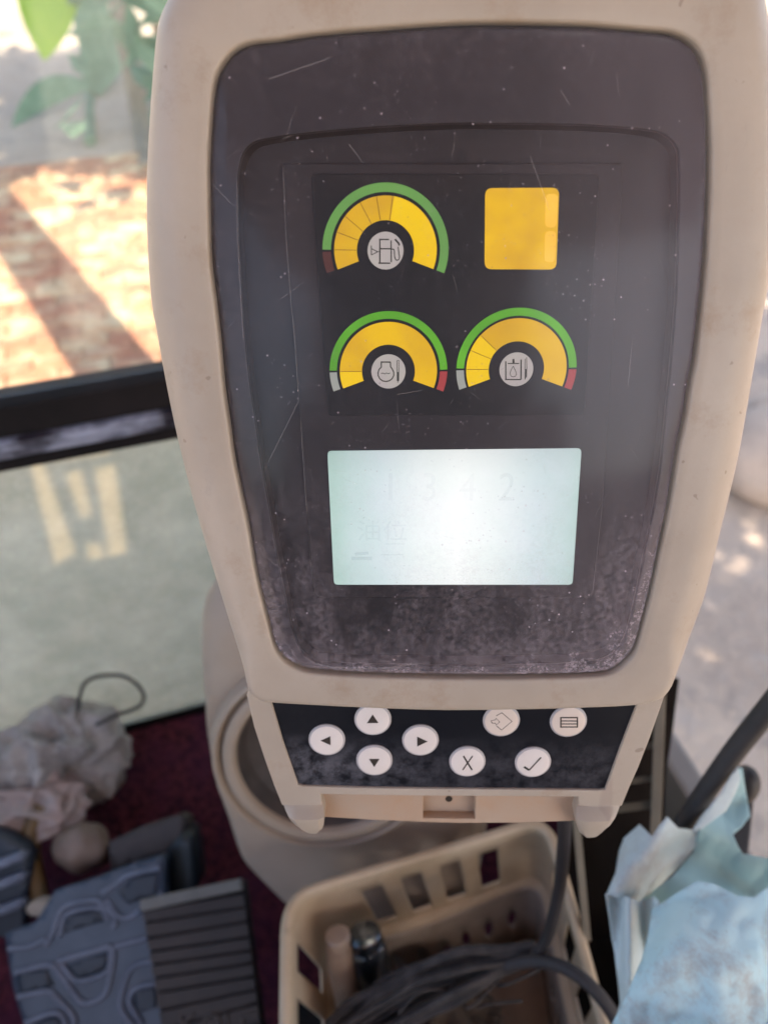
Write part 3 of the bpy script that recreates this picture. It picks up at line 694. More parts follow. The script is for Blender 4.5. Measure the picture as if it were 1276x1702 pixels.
# ------------------------------------------------------------------ speaker console behind the monitor
M_CONS = simple('tan_console_plastic', (.36, .285, .22), (.30, .23, .17), 9, .5, .1, 500, .0005)
M_CONE = simple('dark_speaker_bowl', (.075, .06, .055), (.04, .032, .03), 30, .4, .2, 200, .001)
WS = -.30
con = empty('speaker_console', mtx=MFRAME @ Matrix.Translation((0, 0, WS)))
tag(con, 'tan plastic speaker console with round ringed bowl behind the monitor', 'console')
CON_PX = [(470,900),(405,930),(362,965),(343,990),(335,1018),(333,1060),(335,1105),(343,1165),(350,1210),(357,1250),(367,1300),(378,1345),(390,1393),(403,1428),(428,1458),(480,1512),(530,1560),(600,1600),(700,1610),(760,1560),(800,1450),(815,1300),(805,1150),(780,1000),(740,930),(640,895)]
conp = catmull([FP(*p, WS - .02) for p in CON_PX], 4, True)
cc = FP(538, 1252, WS); rb = (FP(680, 1252, WS) - cc).length
N2 = 160; an = [2*math.pi*i/N2 for i in range(N2)]
cr = [cast(conp, a, cc) for a in an]
def cpt(i, r, wz): return Vector((cc.x + math.cos(an[i])*r, cc.y + math.sin(an[i])*r, wz))
lp = []
for f, wz in ((1.0, -.012), (1.0, .010), (1.03, .013), (1.10, .014), (1.15, .012), (1.17, .006), (1.185, .003), (1.20, .008), (1.24, .012), (1.28, .011), (1.31, .005), (1.335, 0.0)):
    lp.append([cpt(i, min(rb*f, cr[i]*(.90 + .05*f/1.335)), wz) for i in range(N2)])
for s in (.5, .75, .9, .97, 1.0):
    lp.append([cpt(i, (lambda r0: r0 + (cr[i] - r0)*s)(min(rb*1.335, cr[i]*.95)), -.03*(1 - math.sqrt(max(0, 1 - max(0, (s-.4)/.6)**2)))) for i in range(N2)])
lp.append([cpt(i, cr[i]*.99, -.07) for i in range(N2)]); lp.append([cpt(i, cr[i]*.85, -.10) for i in range(N2)])
loft('console_shell', lp, M_CONS, con, cap1=True)
loft('speaker_bowl', [[cpt(i, rb*f, wz) for i in range(N2)] for f, wz in ((1.0, .006), (.985, .004), (.97, -.002), (.93, -.006), (.92, -.0095), (.75, -.014), (.5, -.019), (.3, -.021), (.28, -.016), (.02, -.012))], M_CONE, con, cap1=True)
bx = at(620, 1420, .86); box('console_column', (bx.x, .60, .16), (.14, .10, .36), M_CONS, con, None, .01)

# ------------------------------------------------------------------ basket with slots
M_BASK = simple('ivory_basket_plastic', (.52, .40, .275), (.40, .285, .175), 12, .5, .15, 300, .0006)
M_BASKIN = simple('stained_shaded_basket_plastic', (.42, .34, .28), (.25, .195, .155), 14, .6, .15, 300, .0006)  # lower wall's darker tone paints in the basket's shade along with its dirt
bas = empty('basket', (.04, .13, .2)); tag(bas, 'ivory plastic basket with slotted walls holding bottles and cable', 'basket')
ZR = .45
Q = [at_z(478, 1494, ZR), at_z(905, 1366, ZR - .004), at_z(1002, 1702, ZR), at_z(1040, 1900, ZR), at_z(470, 1900, ZR), at_z(476, 1702, ZR)]
quad = [Q[0].xy, Q[1].xy, (Q[2] + (Q[2]-Q[1])*.9).xy, (Q[5] + (Q[5]-Q[0])*1.1).xy]
rq = rrect(quad, .026, 8)
def perim(poly, stepm):
    out = []; acc = 0
    for i in range(len(poly)):
        a = Vector(poly[i]); b = Vector(poly[(i+1) % len(poly)]); L = (b-a).length; k = max(1, round(L/stepm))
        for j in range(k): out.append(a.lerp(b, j/k))
    return out
pr = perim(rq, .0025); NP = len(pr); cenb = sum((Vector(p) for p in quad), Vector((0, 0)))/4
def inset(p, d):
    q = p - cenb; return cenb + q*(1 - d/q.length)
LV = [(ZR, 0), (ZR-.016, .001), (ZR-.024, .002), (ZR-.056, .006), (ZR-.088, .009), (ZR-.099, .011), (ZR-.101, .020), (ZR-.106, .021), (ZR-.125, .023), (ZR-.143, .025), (ZR-.149, .0255), (ZR-.174, .028), (ZR-.180, .0285), (ZR-.225, .033)]
LEAN = Vector((.17, 0))                                   # the basket leans, its foot towards the right
def ring_pt(p, d, z): q = inset(p, d) + LEAN*(ZR - z); return Vector((q.x, q.y, z))
vs = [ring_pt(p, d, z) for z, d in LV for p in pr]; fs = []; fs2 = []
side = []
e1 = (quad[1]-quad[0]).normalized(); e2 = (quad[0]-quad[3]).normalized(); e3 = (quad[1]-quad[2]).normalized()
for i, p in enumerate(pr):
    dback = abs((p - quad[0]).cross(e1)); dleft = abs((p - quad[0]).cross(e2)); dright = abs((p-quad[1]).cross(e3))
    if dback < .002: side.append(('b', (p - quad[0]).dot(e1)))
    elif dleft < .002: side.append(('l', (quad[0] - p).dot(e2)))
    elif dright < .002: side.append(('r', (quad[1] - p).dot(e3)))
    else: side.append(('x', 0))
SLOT = {'b': (.058, .0375, .0195), 'l': (.026, .044, .024), 'r': (.03, .044, .024)}
for k in range(len(LV)-1):
    for j in range(NP):
        s_, x = side[j]; hole = False
        if 2 <= k <= 3 and s_ in SLOT:
            o_, per, wid = SLOT[s_]; x2 = x - o_
            hole = x2 >= 0 and x2 % per < wid and (s_ != 'b' or x < .205)
        if 9 <= k <= 11 and s_ in SLOT:
            x2 = x - .050; ph = x2 % .030; e = .0 if k == 10 else .003
            hole = x2 > 0 and e <= ph < .0115 - e
        if not hole: (fs if k < 6 else fs2).append((k*NP + j, k*NP + (j+1) % NP, (k+1)*NP + (j+1) % NP, (k+1)*NP + j))
def wall_part(name, fl, m):
    used = sorted({i for f in fl for i in f}); mp = {v: i for i, v in enumerate(used)}
    o = mesh_obj(name, [vs[i] for i in used], [tuple(mp[i] for i in f) for f in fl], m, bas); fix_normals(o); auto_smooth(o, 50); return o
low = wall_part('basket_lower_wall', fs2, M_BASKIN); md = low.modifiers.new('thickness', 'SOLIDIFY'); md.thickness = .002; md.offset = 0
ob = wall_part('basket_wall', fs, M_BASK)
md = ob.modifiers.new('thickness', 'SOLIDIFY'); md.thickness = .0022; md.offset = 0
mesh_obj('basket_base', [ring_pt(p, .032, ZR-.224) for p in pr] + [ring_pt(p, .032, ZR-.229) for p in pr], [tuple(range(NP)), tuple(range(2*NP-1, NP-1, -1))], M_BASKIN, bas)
rimp = [Vector((*inset(p, -.001), ZR + .002*math.sin(i*.07))) for i, p in enumerate(pr)]
rim = tubes('basket_rim', [rimp], .0048, M_BASK, bas, closed=True)
M_SEAT = simple('black_vinyl_console', (.011, .009, .009), (.008, .007, .007), 20, .75, .2, 200, .001, spec=.15)
tag(box('seat_box', cab(.17, .03, .100), (.42, .40, .20), M_SEAT, None, Z3, .01), 'black vinyl covered box under the ivory basket', 'box')
# bottles
def lathe(name, base, axis, prof, m, parent, n=32):
    axis = axis.normalized(); x = axis.orthogonal().normalized(); y = axis.cross(x)
    return loft(name, [[base + axis*h + (x*math.cos(2*math.pi*k/n) + y*math.sin(2*math.pi*k/n))*r for k in range(n)] for r, h in prof], m, parent, True, True, world=True)
M_BOT1 = simple('tan_bottle_plastic', (.36, .27, .20), (.28, .20, .145), 20, .35)
def dark_bottle_mat():
    b = MB('dark_bottle_painted_glints'); c = b.mix(b.step(b.noise(40, 4, .6, (1, 1, .2)), .5, .6), (.10, .12, .14), (.30, .34, .38))  # pale lengthwise streaks paint highlights into the metal colour
    return b.done(b.pbr(c, .22, None, .9, .95))
M_BOT2 = dark_bottle_mat()
M_CAPW = simple('dark_cap', (.03, .03, .035), (.02, .02, .025), 40, .4)
for nm, lab, pts, r, m in (('bottle', 'slim tan bottle leaning in the left end of the basket', ((560, 1550, .655), (590, 1720, .70)), .0125, M_BOT1),
                           ('bottle', 'shiny dark metal bottle beside the tan one in the basket', ((604, 1548, .66), (640, 1715, .70)), .0165, M_BOT2)):
    p0 = at(*pts[1]); p1 = at(*pts[0]); ax = p1 - p0; L = ax.length
    e = empty(nm, p0); tag(e, lab, 'bottle')
    lathe('bottle_body', p0, ax, [(r*.9, 0), (r, .003), (r, L*.80), (r*.98, L*.86), (r*.90, L*.885)], m, e)
    lathe('bottle_cap', p0 + ax.normalized()*L*.885, ax, [(r*.86, .0002), (r*.86, L*.09), (r*.74, L*.10)], m, e)
# cables
M_CABLE = simple('dark_rubber_cable', (.026, .020, .022), (.016, .013, .014), 30, .65, .2, 400, .0005)
M_DUSTY = simple('dusty_cable_sleeve', (.050, .040, .037), (.014, .011, .011), 80, .8, .5, 300, .001)
def px_path(l, n=6): return catmull([at(*p) for p in l], n)
cb = tubes('cable', [px_path([(940, 1290, .44), (938, 1362, .50), (935, 1420, .53), (927, 1490, .56), (908, 1560, .59), (880, 1600, .605)])], .0046, M_CABLE, None)
tag(cb, 'grey cable hanging from the monitor into the basket', 'cable')
cb2 = tubes('cable', [px_path([(800, 1625, .62), (850, 1603, .605), (900, 1598, .59), (945, 1612, .575), (985, 1643, .565), (1020, 1690, .56), (1050, 1760, .555)])], .0050, M_CABLE, None)
tag(cb2, 'dark cable leaving the basket across its right rim', 'cable')
paths = []; rads = []
rr = random.Random(3)
for k in range(36):
    o1 = rr.uniform(-46, 46); o2 = o1*.35 + rr.uniform(-10, 10); d0 = rr.uniform(-.022, .012)
    j = lambda: rr.uniform(-7, 7)
    paths.append(px_path([(545, 1745 + o1*.9, .64 + d0), (590 + j(), 1712 + o1 + j(), .637 + d0), (640 + j(), 1682 + o1 + j(), .634 + d0), (700 + j(), 1652 + o1*.95 + j(), .63 + d0), (770 + j(), 1622 + o1*.8 + j(), .622 + d0), (840, 1598 + o2, .615 + d0*.4), (888, 1584 + o2*.6, .61)]))
    rads.append(rr.choice((.0016, .0022, .0030, .0042)))
for k in range(7):                                       # loose frayed ends
    x = rr.uniform(640, 840); y = 1640 + rr.uniform(-10, 50); paths.append(px_path([(x, y, .612), (x + rr.uniform(10, 40), y + rr.uniform(-40, 10), .603), (x + rr.uniform(40, 90), y + rr.uniform(-60, 0), .612)])); rads.append(.0011)
bd = tubes('cable_bundle', paths, rads, M_DUSTY, None); tag(bd, 'thick dusty bundle of cables bunched in the basket', 'cables')
# dusty lump of wrapped cable low in the basket
def lump(name, c, rad, m, parent=None, seed=0, amp=.25, fr=2.2, sub=5, ridged=True):
    bm = bmesh.new(); bmesh.ops.create_icosphere(bm, subdivisions=sub, radius=1)
    for v in bm.verts:
        q = v.co*fr + Vector((seed*7.3, seed, 0)); d = 0
        if ridged: d = 1.1 - abs(noise.noise(q))*2.6 + .55*(1 - abs(noise.noise(q*2.1 + Vector((3, 1, 2))))*2.6) + .11*(1 - abs(noise.noise(q*4.6 + Vector((1, 5, 2))))*2.6) + .03*(1 - abs(noise.noise(q*9.5))*2.6) - 1.0
        else: d = noise.noise(q) + .4*noise.noise(q*2.2)
        v.co = v.co*(1 + amp*d)
    inv = WM(parent).inverted() if parent is not None else Matrix()
    for v in bm.verts: v.co = inv @ (Vector(c) + Vector((v.co.x*rad[0], v.co.y*rad[1], v.co.z*rad[2])))
    for f in bm.faces: f.smooth = True
    me = bpy.data.meshes.new(name); bm.to_mesh(me); bm.free(); me.materials.append(m)
    return link(bpy.data.objects.new(name, me), parent)
rag = lump('rag', at(730, 1720, .69), (.052, .05, .03), simple('dirty_rag_cloth', (.10, .075, .055), (.05, .036, .028), 50, .95, .6, 250, .002), None, 4, .3)
tag(rag, 'crumpled brown dusty rag under the cable bundle in the basket', 'rag')

# ------------------------------------------------------------------ slatted ivory rack behind the monitor's right foot
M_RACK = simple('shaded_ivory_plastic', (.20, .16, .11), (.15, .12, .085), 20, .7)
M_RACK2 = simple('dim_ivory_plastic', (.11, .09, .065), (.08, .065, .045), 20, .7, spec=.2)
M_DARK = simple('dark_gap_shade', (.012, .008, .006), (.008, .006, .005), 20, .9, spec=.08)
D0 = .66
rk = empty('slatted_rack', at(1060, 1420, D0)); tag(rk, 'ivory slatted rack standing dark behind the right foot of the monitor', 'rack')
def bar(name, p, q, wd, m, parent, dp=.01):
    p, q = Vector(p), Vector(q); ax = (q-p).normalized(); y = (p + q)/2 - CAM; y = (y - ax*y.dot(ax)).normalized(); x = ax.cross(y)
    return box(name, (p+q)/2, (wd, dp, (q-p).length), m, parent, (x, y, ax), wd*.15)
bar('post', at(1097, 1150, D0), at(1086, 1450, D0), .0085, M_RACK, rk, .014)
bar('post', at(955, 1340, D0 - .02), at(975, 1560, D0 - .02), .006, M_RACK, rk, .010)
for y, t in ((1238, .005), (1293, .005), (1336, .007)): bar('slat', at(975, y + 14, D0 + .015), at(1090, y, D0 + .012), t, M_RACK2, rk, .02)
poly_sheet('back_panel', [(930, 1130), (1128, 1128), (1118, 1210), (1106, 1290), (1100, 1480), (1040, 1560), (930, 1560)], lambda x, y: at(x, y, D0 + .06), M_DARK, rk, 60, .004)  # near-black sheet puts the shade of the open gap into its colour

# ------------------------------------------------------------------ pale blue cloth bag and black hose on the right
def cloth_mat(name, c1, c2, stain):
    b = MB(name); geo = b.n('ShaderNodeNewGeometry'); b.co = geo.outputs['Position']
    c = b.mix(b.step(b.noise(7, 5), .35, .65), c1, c2)
    st = b.math('MULTIPLY', b.step(b.noise(13, 9, .78, off=(2.1, .4, 1)), .50, .68), stain)
    c = b.mix(st, c, (.36, .31, .29))
    c = b.mix(b.math('MULTIPLY', b.step(b.noise(150, 4, .8), .64, .72), stain*.5), c, (.22, .16, .13))
    c = b.mix(b.step(b.noise(75, 2, .5, off=(5, 3, 3)), .765, .78), c, (.06, .05, .05))
    p = b.n('ShaderNodeBsdfPrincipled'); b.l(c, p.inputs[0]); p.inputs['Roughness'].default_value = .8; p.inputs['Specular IOR Level'].default_value = .35; p.inputs['Roughness'].default_value = .5
    b.l(b.bump(b.noise(45, 8, .65), .25, .003), p.inputs['Normal'])
    tl = b.n('ShaderNodeBsdfTranslucent'); b.l(c, tl.inputs[0]); ms = b.n('ShaderNodeMixShader'); ms.inputs[0].default_value = .18
    b.l(p.outputs[0], ms.inputs[1]); b.l(tl.outputs[0], ms.inputs[2]); return b.done(ms.outputs[0])
M_BLUE = cloth_mat('pale_blue_cloth', (.50, .73, .81), (.61, .78, .80), .9); M_PALE = cloth_mat('washed_blue_cloth', (.62, .70, .70), (.57, .68, .71), .45); M_TEAL = cloth_mat('shaded_teal_lining', (.40, .60, .60), (.44, .64, .66), .12)  # the lining's deeper teal has the bag's inner shade painted in
bag = empty('cloth_bag', at(1180, 1700, .47)); tag(bag, 'torn pale blue cloth bag with dirt stains around the black hose', 'bag')
CR = [(1178,1362),(1166,1388),(1151,1412),(1135,1433),(1117,1452),(1090,1478),(1062,1500)]
poly_sheet('front_panel', [(1083,1512),(1120,1487),(1158,1464),(1185,1469),(1226,1489),(1253,1491),(1290,1462),(1330,1500),(1330,1790),(985,1790),(1016,1702),(1041,1653),(1065,1595),(1076,1557)],
           lambda x, y: at(x, y, .475 - .00022*(y-1500) + .00000125*(x-1200)**2 + .006*math.sin((x*.6+y)*.03)*math.exp(-((x-1110)/60)**2)), M_BLUE, bag, 6, .0008, 1, .024, .9)
poly_sheet('side_gusset', [(1062,1500),(1085,1490),(1096,1500),(1084,1516),(1079,1560),(1068,1600),(1044,1656),(1018,1705),(990,1780),(1000,1780),(1029,1667),(1026,1633),(1014,1530),(1007,1486),(1040,1490)],
           lambda x, y: at(x, y, .512 - .00012*(y-1500) + .010*math.sin((x-1010)*.13)), M_PALE, bag, 6, .0008, 2, .006)
poly_sheet('back_panel', [(1062,1370),(1036,1393),(1028,1414),(1022,1451),(1007,1486),(1030,1494)] + CR[::-1] + [(1175,1345),(1164,1360),(1151,1380),(1127,1377),(1108,1357),(1095,1372),(1083,1390)],
           lambda x, y: at(x, y, .535 - .00012*(y-1400) + .012*math.sin((x + y*.7)*.045)), M_PALE, bag, 5, .0008, 3, .015)
poly_sheet('lining', [(1164,1368),(1180,1340),(1199,1325),(1216,1300),(1226,1275),(1233,1277),(1238,1311),(1246,1356),(1231,1375),(1217,1387),(1226,1407),(1234,1419),(1253,1422),(1300,1432),(1310,1480),(1253,1494),(1226,1492),(1185,1472),(1158,1467),(1082,1514),(1060,1502),(1117,1456),(1151,1416)],
           lambda x, y: at(x, y, .548 - .00025*(y-1400) + .006*math.sin((x*.5 - y)*.05)), M_TEAL, bag, 5, .0008, 5, .013)
poly_sheet('torn_flap', [(1226,1274),(1214,1290),(1199,1316),(1180,1340),(1160,1368),(1150,1384),(1166,1378),(1186,1362),(1206,1348),(1222,1318),(1230,1296)],
           lambda x, y: at(x, y, .538), M_PALE, bag, 6, .0008, 6, .005)
M_HOSE = simple('black_rubber_hose', (.014, .012, .013), (.024, .021, .022), 40, .6, .3, 250, .001)
ho = tubes('hose', [px_path([(1300, 1150, .52), (1276, 1178, .525), (1220, 1248, .54), (1170, 1318, .555), (1135, 1370, .565), (1100, 1425, .575)])], .0082, M_HOSE, None, res=5, taper=.80)
tag(ho, 'black rubber hose slanting down into the pale blue cloth bag', 'hose')
kn = lump('grip_knob', at(1234, 1306, .62), (.011, .014, .022), M_HOSE, None, 2, .04, 1.5, 4, False); tag(kn, 'dark rounded lever knob just behind the torn blue cloth', 'knob')
tag(bar('lever_rod', at(1238, 1330, .62), at(1205, 1640, .60), .012, M_STEEL, None, .012), 'dark lever rod below the rounded knob inside the cloth', 'lever')
tag(box('arm_console', cab(.285, -.06, .22), (.13, .30, .44), M_SEAT, None, Z3, .012), 'black arm console under the pale blue cloth bag', 'console')

# ------------------------------------------------------------------ floor items on the left: bag, pedals, levers
def pbag_mat(name, base, tint):
    b = MB(name); geo = b.n('ShaderNodeNewGeometry'); b.co = geo.outputs['Position']
    c = b.mix(b.step(b.noise(9, 5), .38, .62), base, tint)
    c = b.mix(b.math('MULTIPLY', b.step(b.noise(19, 7, .75, off=(3, 3, 1)),   .54, .64), .7), c, (.12, .095, .085))  # dark blotches paint in the shade of creases along with dirt
    p = b.n('ShaderNodeBsdfPrincipled'); b.l(c, p.inputs[0]); p.inputs['Roughness'].default_value = .2
    tl = b.n('ShaderNodeBsdfTranslucent'); b.l(c, tl.inputs[0]); tr = b.n('ShaderNodeBsdfTransparent')
    m1 = b.n('ShaderNodeMixShader'); m1.inputs[0].default_value = .3; b.l(p.outputs[0], m1.inputs[1]); b.l(tl.outputs[0], m1.inputs[2])
    m2 = b.n('ShaderNodeMixShader'); m2.inputs[0].default_value = .06; b.l(m1.outputs[0], m2.inputs[1]); b.l(tr.outputs[0], m2.inputs[2]); return b.done(m2.outputs[0])
M_PB = pbag_mat('crumpled_white_plastic', (.56, .54, .53), (.36, .32, .30)); M_PB2 = pbag_mat('pinkish_plastic', (.48, .36, .33), (.42, .39, .37))
pb = empty('plastic_bag', at_z(110, 1330, 0.0)); tag(pb, 'crumpled dirty white plastic bag with a wire loop on the carpet', 'bag')
lump('bag_body', at(106, 1254, 1.13), (.085, .078, .088), M_PB, pb, 3, .27, 1.15, 6)
lump('bag_mouth', at(60, 1335, 1.06), (.068, .05, .034), M_PB2, pb, 6, .30, 1.1, 5)
tubes('bag_loop', [px_path([(128, 1185, 1.09), (134, 1155, 1.10), (142, 1135, 1.11), (165, 1124, 1.12), (200, 1123, 1.13), (225, 1135, 1.13), (239, 1155, 1.12), (234, 1172, 1.10), (214, 1182, 1.08), (190, 1190, 1.08), (160, 1205, 1.09)])], .0028, M_HOSE, pb)
M_PEDAL = simple('blue_grey_rubber', (.062, .084, .125), (.036, .050, .078), 16, .42, .2, 200, .001)
M_PEDALD = simple('dark_blue_rubber', (.030, .042, .062), (.02, .028, .042), 16, .5, .2, 200, .001)
M_PEDALR = simple('worn_rubber_ridge', (.17, .195, .26), (.11, .13, .18), 30, .38)
def pd(x, y): return at(x, y, .962 - .00020*(y - 1450))
ped = empty('travel_pedal', pd(150, 1600)); tag(ped, 'wide blue grey rubber pedal with raised hexagon tread', 'pedal')
poly_sheet('pedal_pad', [(8,1552),(60,1533),(92,1480),(150,1462),(215,1437),(272,1421),(272,1466),(275,1520),(285,1580),(290,1702),(300,1790),(70,1790),(40,1702),(22,1640)], pd, M_PEDAL, ped, 14, .024)
def t3(l): return [(x/3.867, 1300 + y/3.867) for x, y in l]
RID = [[(300,1040),(345,960),(390,840),(450,778),(610,752),(670,785),(742,862),(735,930)], [(375,1142),(540,1095),(712,1045)], [(712,1045),(738,1100),(715,1230),(692,1335),(640,1388),(540,1410),(470,1330),(400,1230),(325,1165),(100,1215)],
       [(400,1155),(500,1268),(690,1210),(720,1070)], [(385,985),(440,838),(640,798),(700,880)], [(950,995),(840,1022),(742,1050)], [(1005,1140),(890,1165),(825,1230),(780,1420),(860,1554),(960,1640)], [(1005,1285),(890,1310),(838,1380),(865,1460),(920,1550)],
       [(120,1370),(310,1335),(372,1380),(480,1500),(470,1600)], [(170,1540),(340,1475),(412,1500),(440,1600)], [(660,705),(740,660),(830,592),(1030,545)], [(690,745),(760,850),(830,862),(905,820)], [(60,1062),(190,1050),(300,1000)]]
for q in RID:
    tubes('tread_ridge', [catmull([pd(x, y) + MN*.002 for x, y in t3(q)], 4)], .0034, M_PEDALR, ped)
for q in ([(385,975),(445,845),(635,805),(690,880)], [(430,1170),(515,1262),(680,1205),(708,1080)], [(840,1385),(890,1320),(1000,1295),(1010,1440),(910,1470)], [(110,1230),(300,1180),(355,1300),(130,1355)], [(180,1550),(340,1490),(405,1520),(420,1620),(200,1640)], [(760,700),(850,610),(1015,560),(1010,720),(830,780)]):
    poly_sheet('tread_pocket', t3(q), lambda x, y: pd(x, y) + MN*.0016, M_PEDALD, ped, 12, .003)
bp = empty('ribbed_pedal', at(335, 1600, .87)); tag(bp, 'brown ribbed rubber pedal in front of the tan console', 'pedal')
M_BROWN = simple('brown_rubber', (.040, .030, .027), (.028, .022, .02), 18, .6, .3, 220, .001)
M_EDGE = simple('worn_grey_edge', (.17, .17, .155), (.13, .125, .11), 30, .5)
def bpd(x, y): return at(x, y, .880 - .00018*(y - 1480))
poly_sheet('pedal_pad', [(236,1509),(403,1474),(420,1620),(432,1702),(440,1800),(280,1800),(268,1702),(258,1640)], lambda x, y: bpd(x, y) - MN*.004, simple('groove_rubber', (.018, .013, .012), None, 30, .8), bp, 24, .03)
LY = [1513, 1534, 1560, 1582, 1604, 1626, 1650, 1680, 1712, 1745]; RY = [1484, 1508, 1532, 1558, 1580, 1601, 1623, 1645, 1667, 1700]
def lx(y): return 236 + (y - 1509)*.166
def rx(y): return 403 + (y - 1474)*.128
for k in range(9):
    l0, l1, r0, r1 = LY[k] + 3, LY[k+1] - 3, RY[k] + 3, RY[k+1] - 3
    poly_sheet('rib', [(lx(l0), l0), (rx(r0), r0), (rx(r1), r1), (lx(l1), l1)], bpd, M_BROWN, bp, 30, .006, smooth=False)
bar('edge_strip', bpd(236, 1505), bpd(403, 1469), .0125, M_EDGE, bp, .014)
tubes('raised_letters', [catmull([bpd(x, y) - ray(x, y)*.001 for x, y in q], 4) for q in ([(302, 1690), (306, 1735)], [(322, 1684), (304, 1710), (326, 1732)], [(352, 1684), (340, 1695), (340, 1715), (352, 1726), (364, 1713), (363, 1692), (352, 1684)], [(376, 1682), (381, 1724)], [(403, 1690), (407, 1726)], [(403, 1690), (430, 1684)])], .0016, simple('worn_brown_rubber', (.075, .06, .055), None, 30, .6), bp)
ps = empty('pedal_bracket', at(280, 1450, .99)); tag(ps, 'dark blue grey pedal bracket on the carpet behind the hexagon tread', 'bracket')
poly_sheet('bracket_side', [(272,1424),(288,1400),(305,1388),(318,1400),(328,1475),(300,1500),(270,1490)], lambda x, y: at(x, y, 1.0), simple('teal_black_paint', (.018, .028, .036), (.012, .018, .024), 20, .45), ps, 20, .05)
poly_sheet('bracket_top', [(180,1400),(232,1375),(297,1354),(310,1360),(306,1389),(288,1401),(272,1424),(215,1438),(185,1448)], lambda x, y: at(x, y, 1.005 + .0002*(1420-y)), simple('dusty_grey_paint', (.055, .045, .042), (.038, .03, .03), 20, .6), ps, 20, .04)
lp_ = empty('travel_pedal', at(20, 1480, 1.0)); tag(lp_, 'dark blue stepped pedal at the left edge beside the yellow lever', 'pedal')
poly_sheet('pedal_pad', [(-60,1380),(0,1392),(36,1411),(47,1430),(40,1545),(18,1556),(-60,1565)], lambda x, y: at(x, y, .985), M_PEDALD, lp_, 16, .03)
for y0, y1 in ((1418, 1430), (1452, 1464), (1496, 1508)):
    poly_sheet('tread_ridge', [(-60, y0+24), (0, y0 + 12), (32, y0), (44, y0 + 4), (36, y1 + 2), (0, y1 + 14), (-60, y1 + 24)], lambda x, y: at(x, y, .972), M_PEDALR, lp_, 10, .012)
M_OCHRE = simple('ochre_paint', (.16, .095, .022), (.09, .05, .018), 30, .5, .2, 200, .001)
lv = empty('floor_lever', at(60, 1480, 1.02)); tag(lv, 'worn ochre yellow floor lever rising beside the plastic bag', 'lever')
tubes('lever_shaft', [px_path([(72, 1340, 1.04), (55, 1375, 1.03), (52, 1420, 1.02), (60, 1465, 1.01), (66, 1500, 1.0)])], .0125, M_OCHRE, lv)
lump('lever_tip', at(78, 1508, .965), (.024, .012, .010), simple('pale_rubber', (.34, .29, .24), None, 30, .6), lv, 1, .15, 1.3, 4, False)
tb = lump('rubber_boot', at(138, 1405, 1.03), (.036, .03, .040), simple('tan_rubber', (.22, .165, .135), (.15, .105, .08), 22, .6), None, 8, .22, .9, 5, False)
tag(tb, 'tan rubber boot standing between the plastic bag and pedals', 'boot')

# ------------------------------------------------------------------ outside: plants, rocks, trees added to shade the place
def leaf_mat(name, c1, c2, tr=.45):
    b = MB(name); geo = b.n('ShaderNodeNewGeometry'); b.co = geo.outputs['Position']
    c = b.mix(b.step(b.noise(5, 4), .35, .65), c1, c2)
    p = b.n('ShaderNodeBsdfPrincipled'); b.l(c, p.inputs[0]); p.inputs['Roughness'].default_value = .45
    tl = b.n('ShaderNodeBsdfTranslucent'); b.l(c, tl.inputs[0]); ms = b.n('ShaderNodeMixShader'); ms.inputs[0].default_value = tr
    b.l(p.outputs[0], ms.inputs[1]); b.l(tl.outputs[0], ms.inputs[2]); return b.done(ms.outputs[0])
M_LEAFB = leaf_mat('sun_painted_leaf', (.40, .60, .06), (.33, .54, .05)); M_LEAFG = leaf_mat('blue_green_leaf', (.24, .38, .26), (.15, .27, .17)); M_LEAFD = leaf_mat('tree_leaf', (.07, .13, .035), (.05, .095, .03), .3)  # first leaf colour has the brightness of sunlight painted in
M_BARK = simple('grey_tan_bark', (.36, .29, .21), (.26, .205, .15), 9, .9, .7, 40, .01)
def blade(name, p0, p1, wd, m, parent, droop=.1, up=None):
    """a long leaf with a folded midrib, real in space"""
    p0, p1 = Vector(p0), Vector(p1); ax = p1 - p0; L = ax.length; x = ax.cross((p0+p1)/2 - CAM).normalized()*wd; n = x.cross(ax).normalized(); vs = []; N = 10
    for i in range(N + 1):
        t = i/N; c = p0 + ax*t + Vector((0, 0, droop*4*t*(1-t))); k = max(.03, math.sin(math.pi*min(1, t*.92+.08))**.8)
        vs += [c - x*k + n*wd*.25*k, c, c + x*k + n*wd*.25*k]
    fs = []
    for i in range(N): fs += [(3*i, 3*i+1, 3*i+4, 3*i+3), (3*i+1, 3*i+2, 3*i+5, 3*i+4)]
    return mesh_obj(name, vs, fs, m, parent, smooth=True)
base = at_z(150, 235, -1.0)
pl = empty('broadleaf_plant', base); tag(pl, 'young broadleaf plant with one bright yellow green leaf beyond the bricks', 'plant')
tubes('stem', [catmull([base, at(150, 170, 6.6), at(155, 100, 6.7), at(160, -40, 6.8)], 6)], .045, M_LEAFG, pl, taper=.6)
blade('leaf', at(92, -110, 5.4), at(74, 100, 5.1), .20, M_LEAFB, pl, .05)['label'] = 'bright yellow green leaf'
blade('leaf', at(150, 140, 6.5), at(20, 212, 6.2), .10, M_LEAFG, pl, .10)
blade('leaf', at(160, 120, 6.5), at(150, -60, 6.5), .15, M_LEAFG, pl, .05)
blade('leaf', at(155, 150, 6.6), at(215, 20, 7.0), .2, M_LEAFG, pl, .1)
b2 = at_z(255, 255, -1.0)
ps2 = empty('leafy_shrub', b2); tag(ps2, 'deep green leafy shrub partly hidden by the left edge of the monitor', 'shrub')
rr = random.Random(5)
vs = []; fs = []
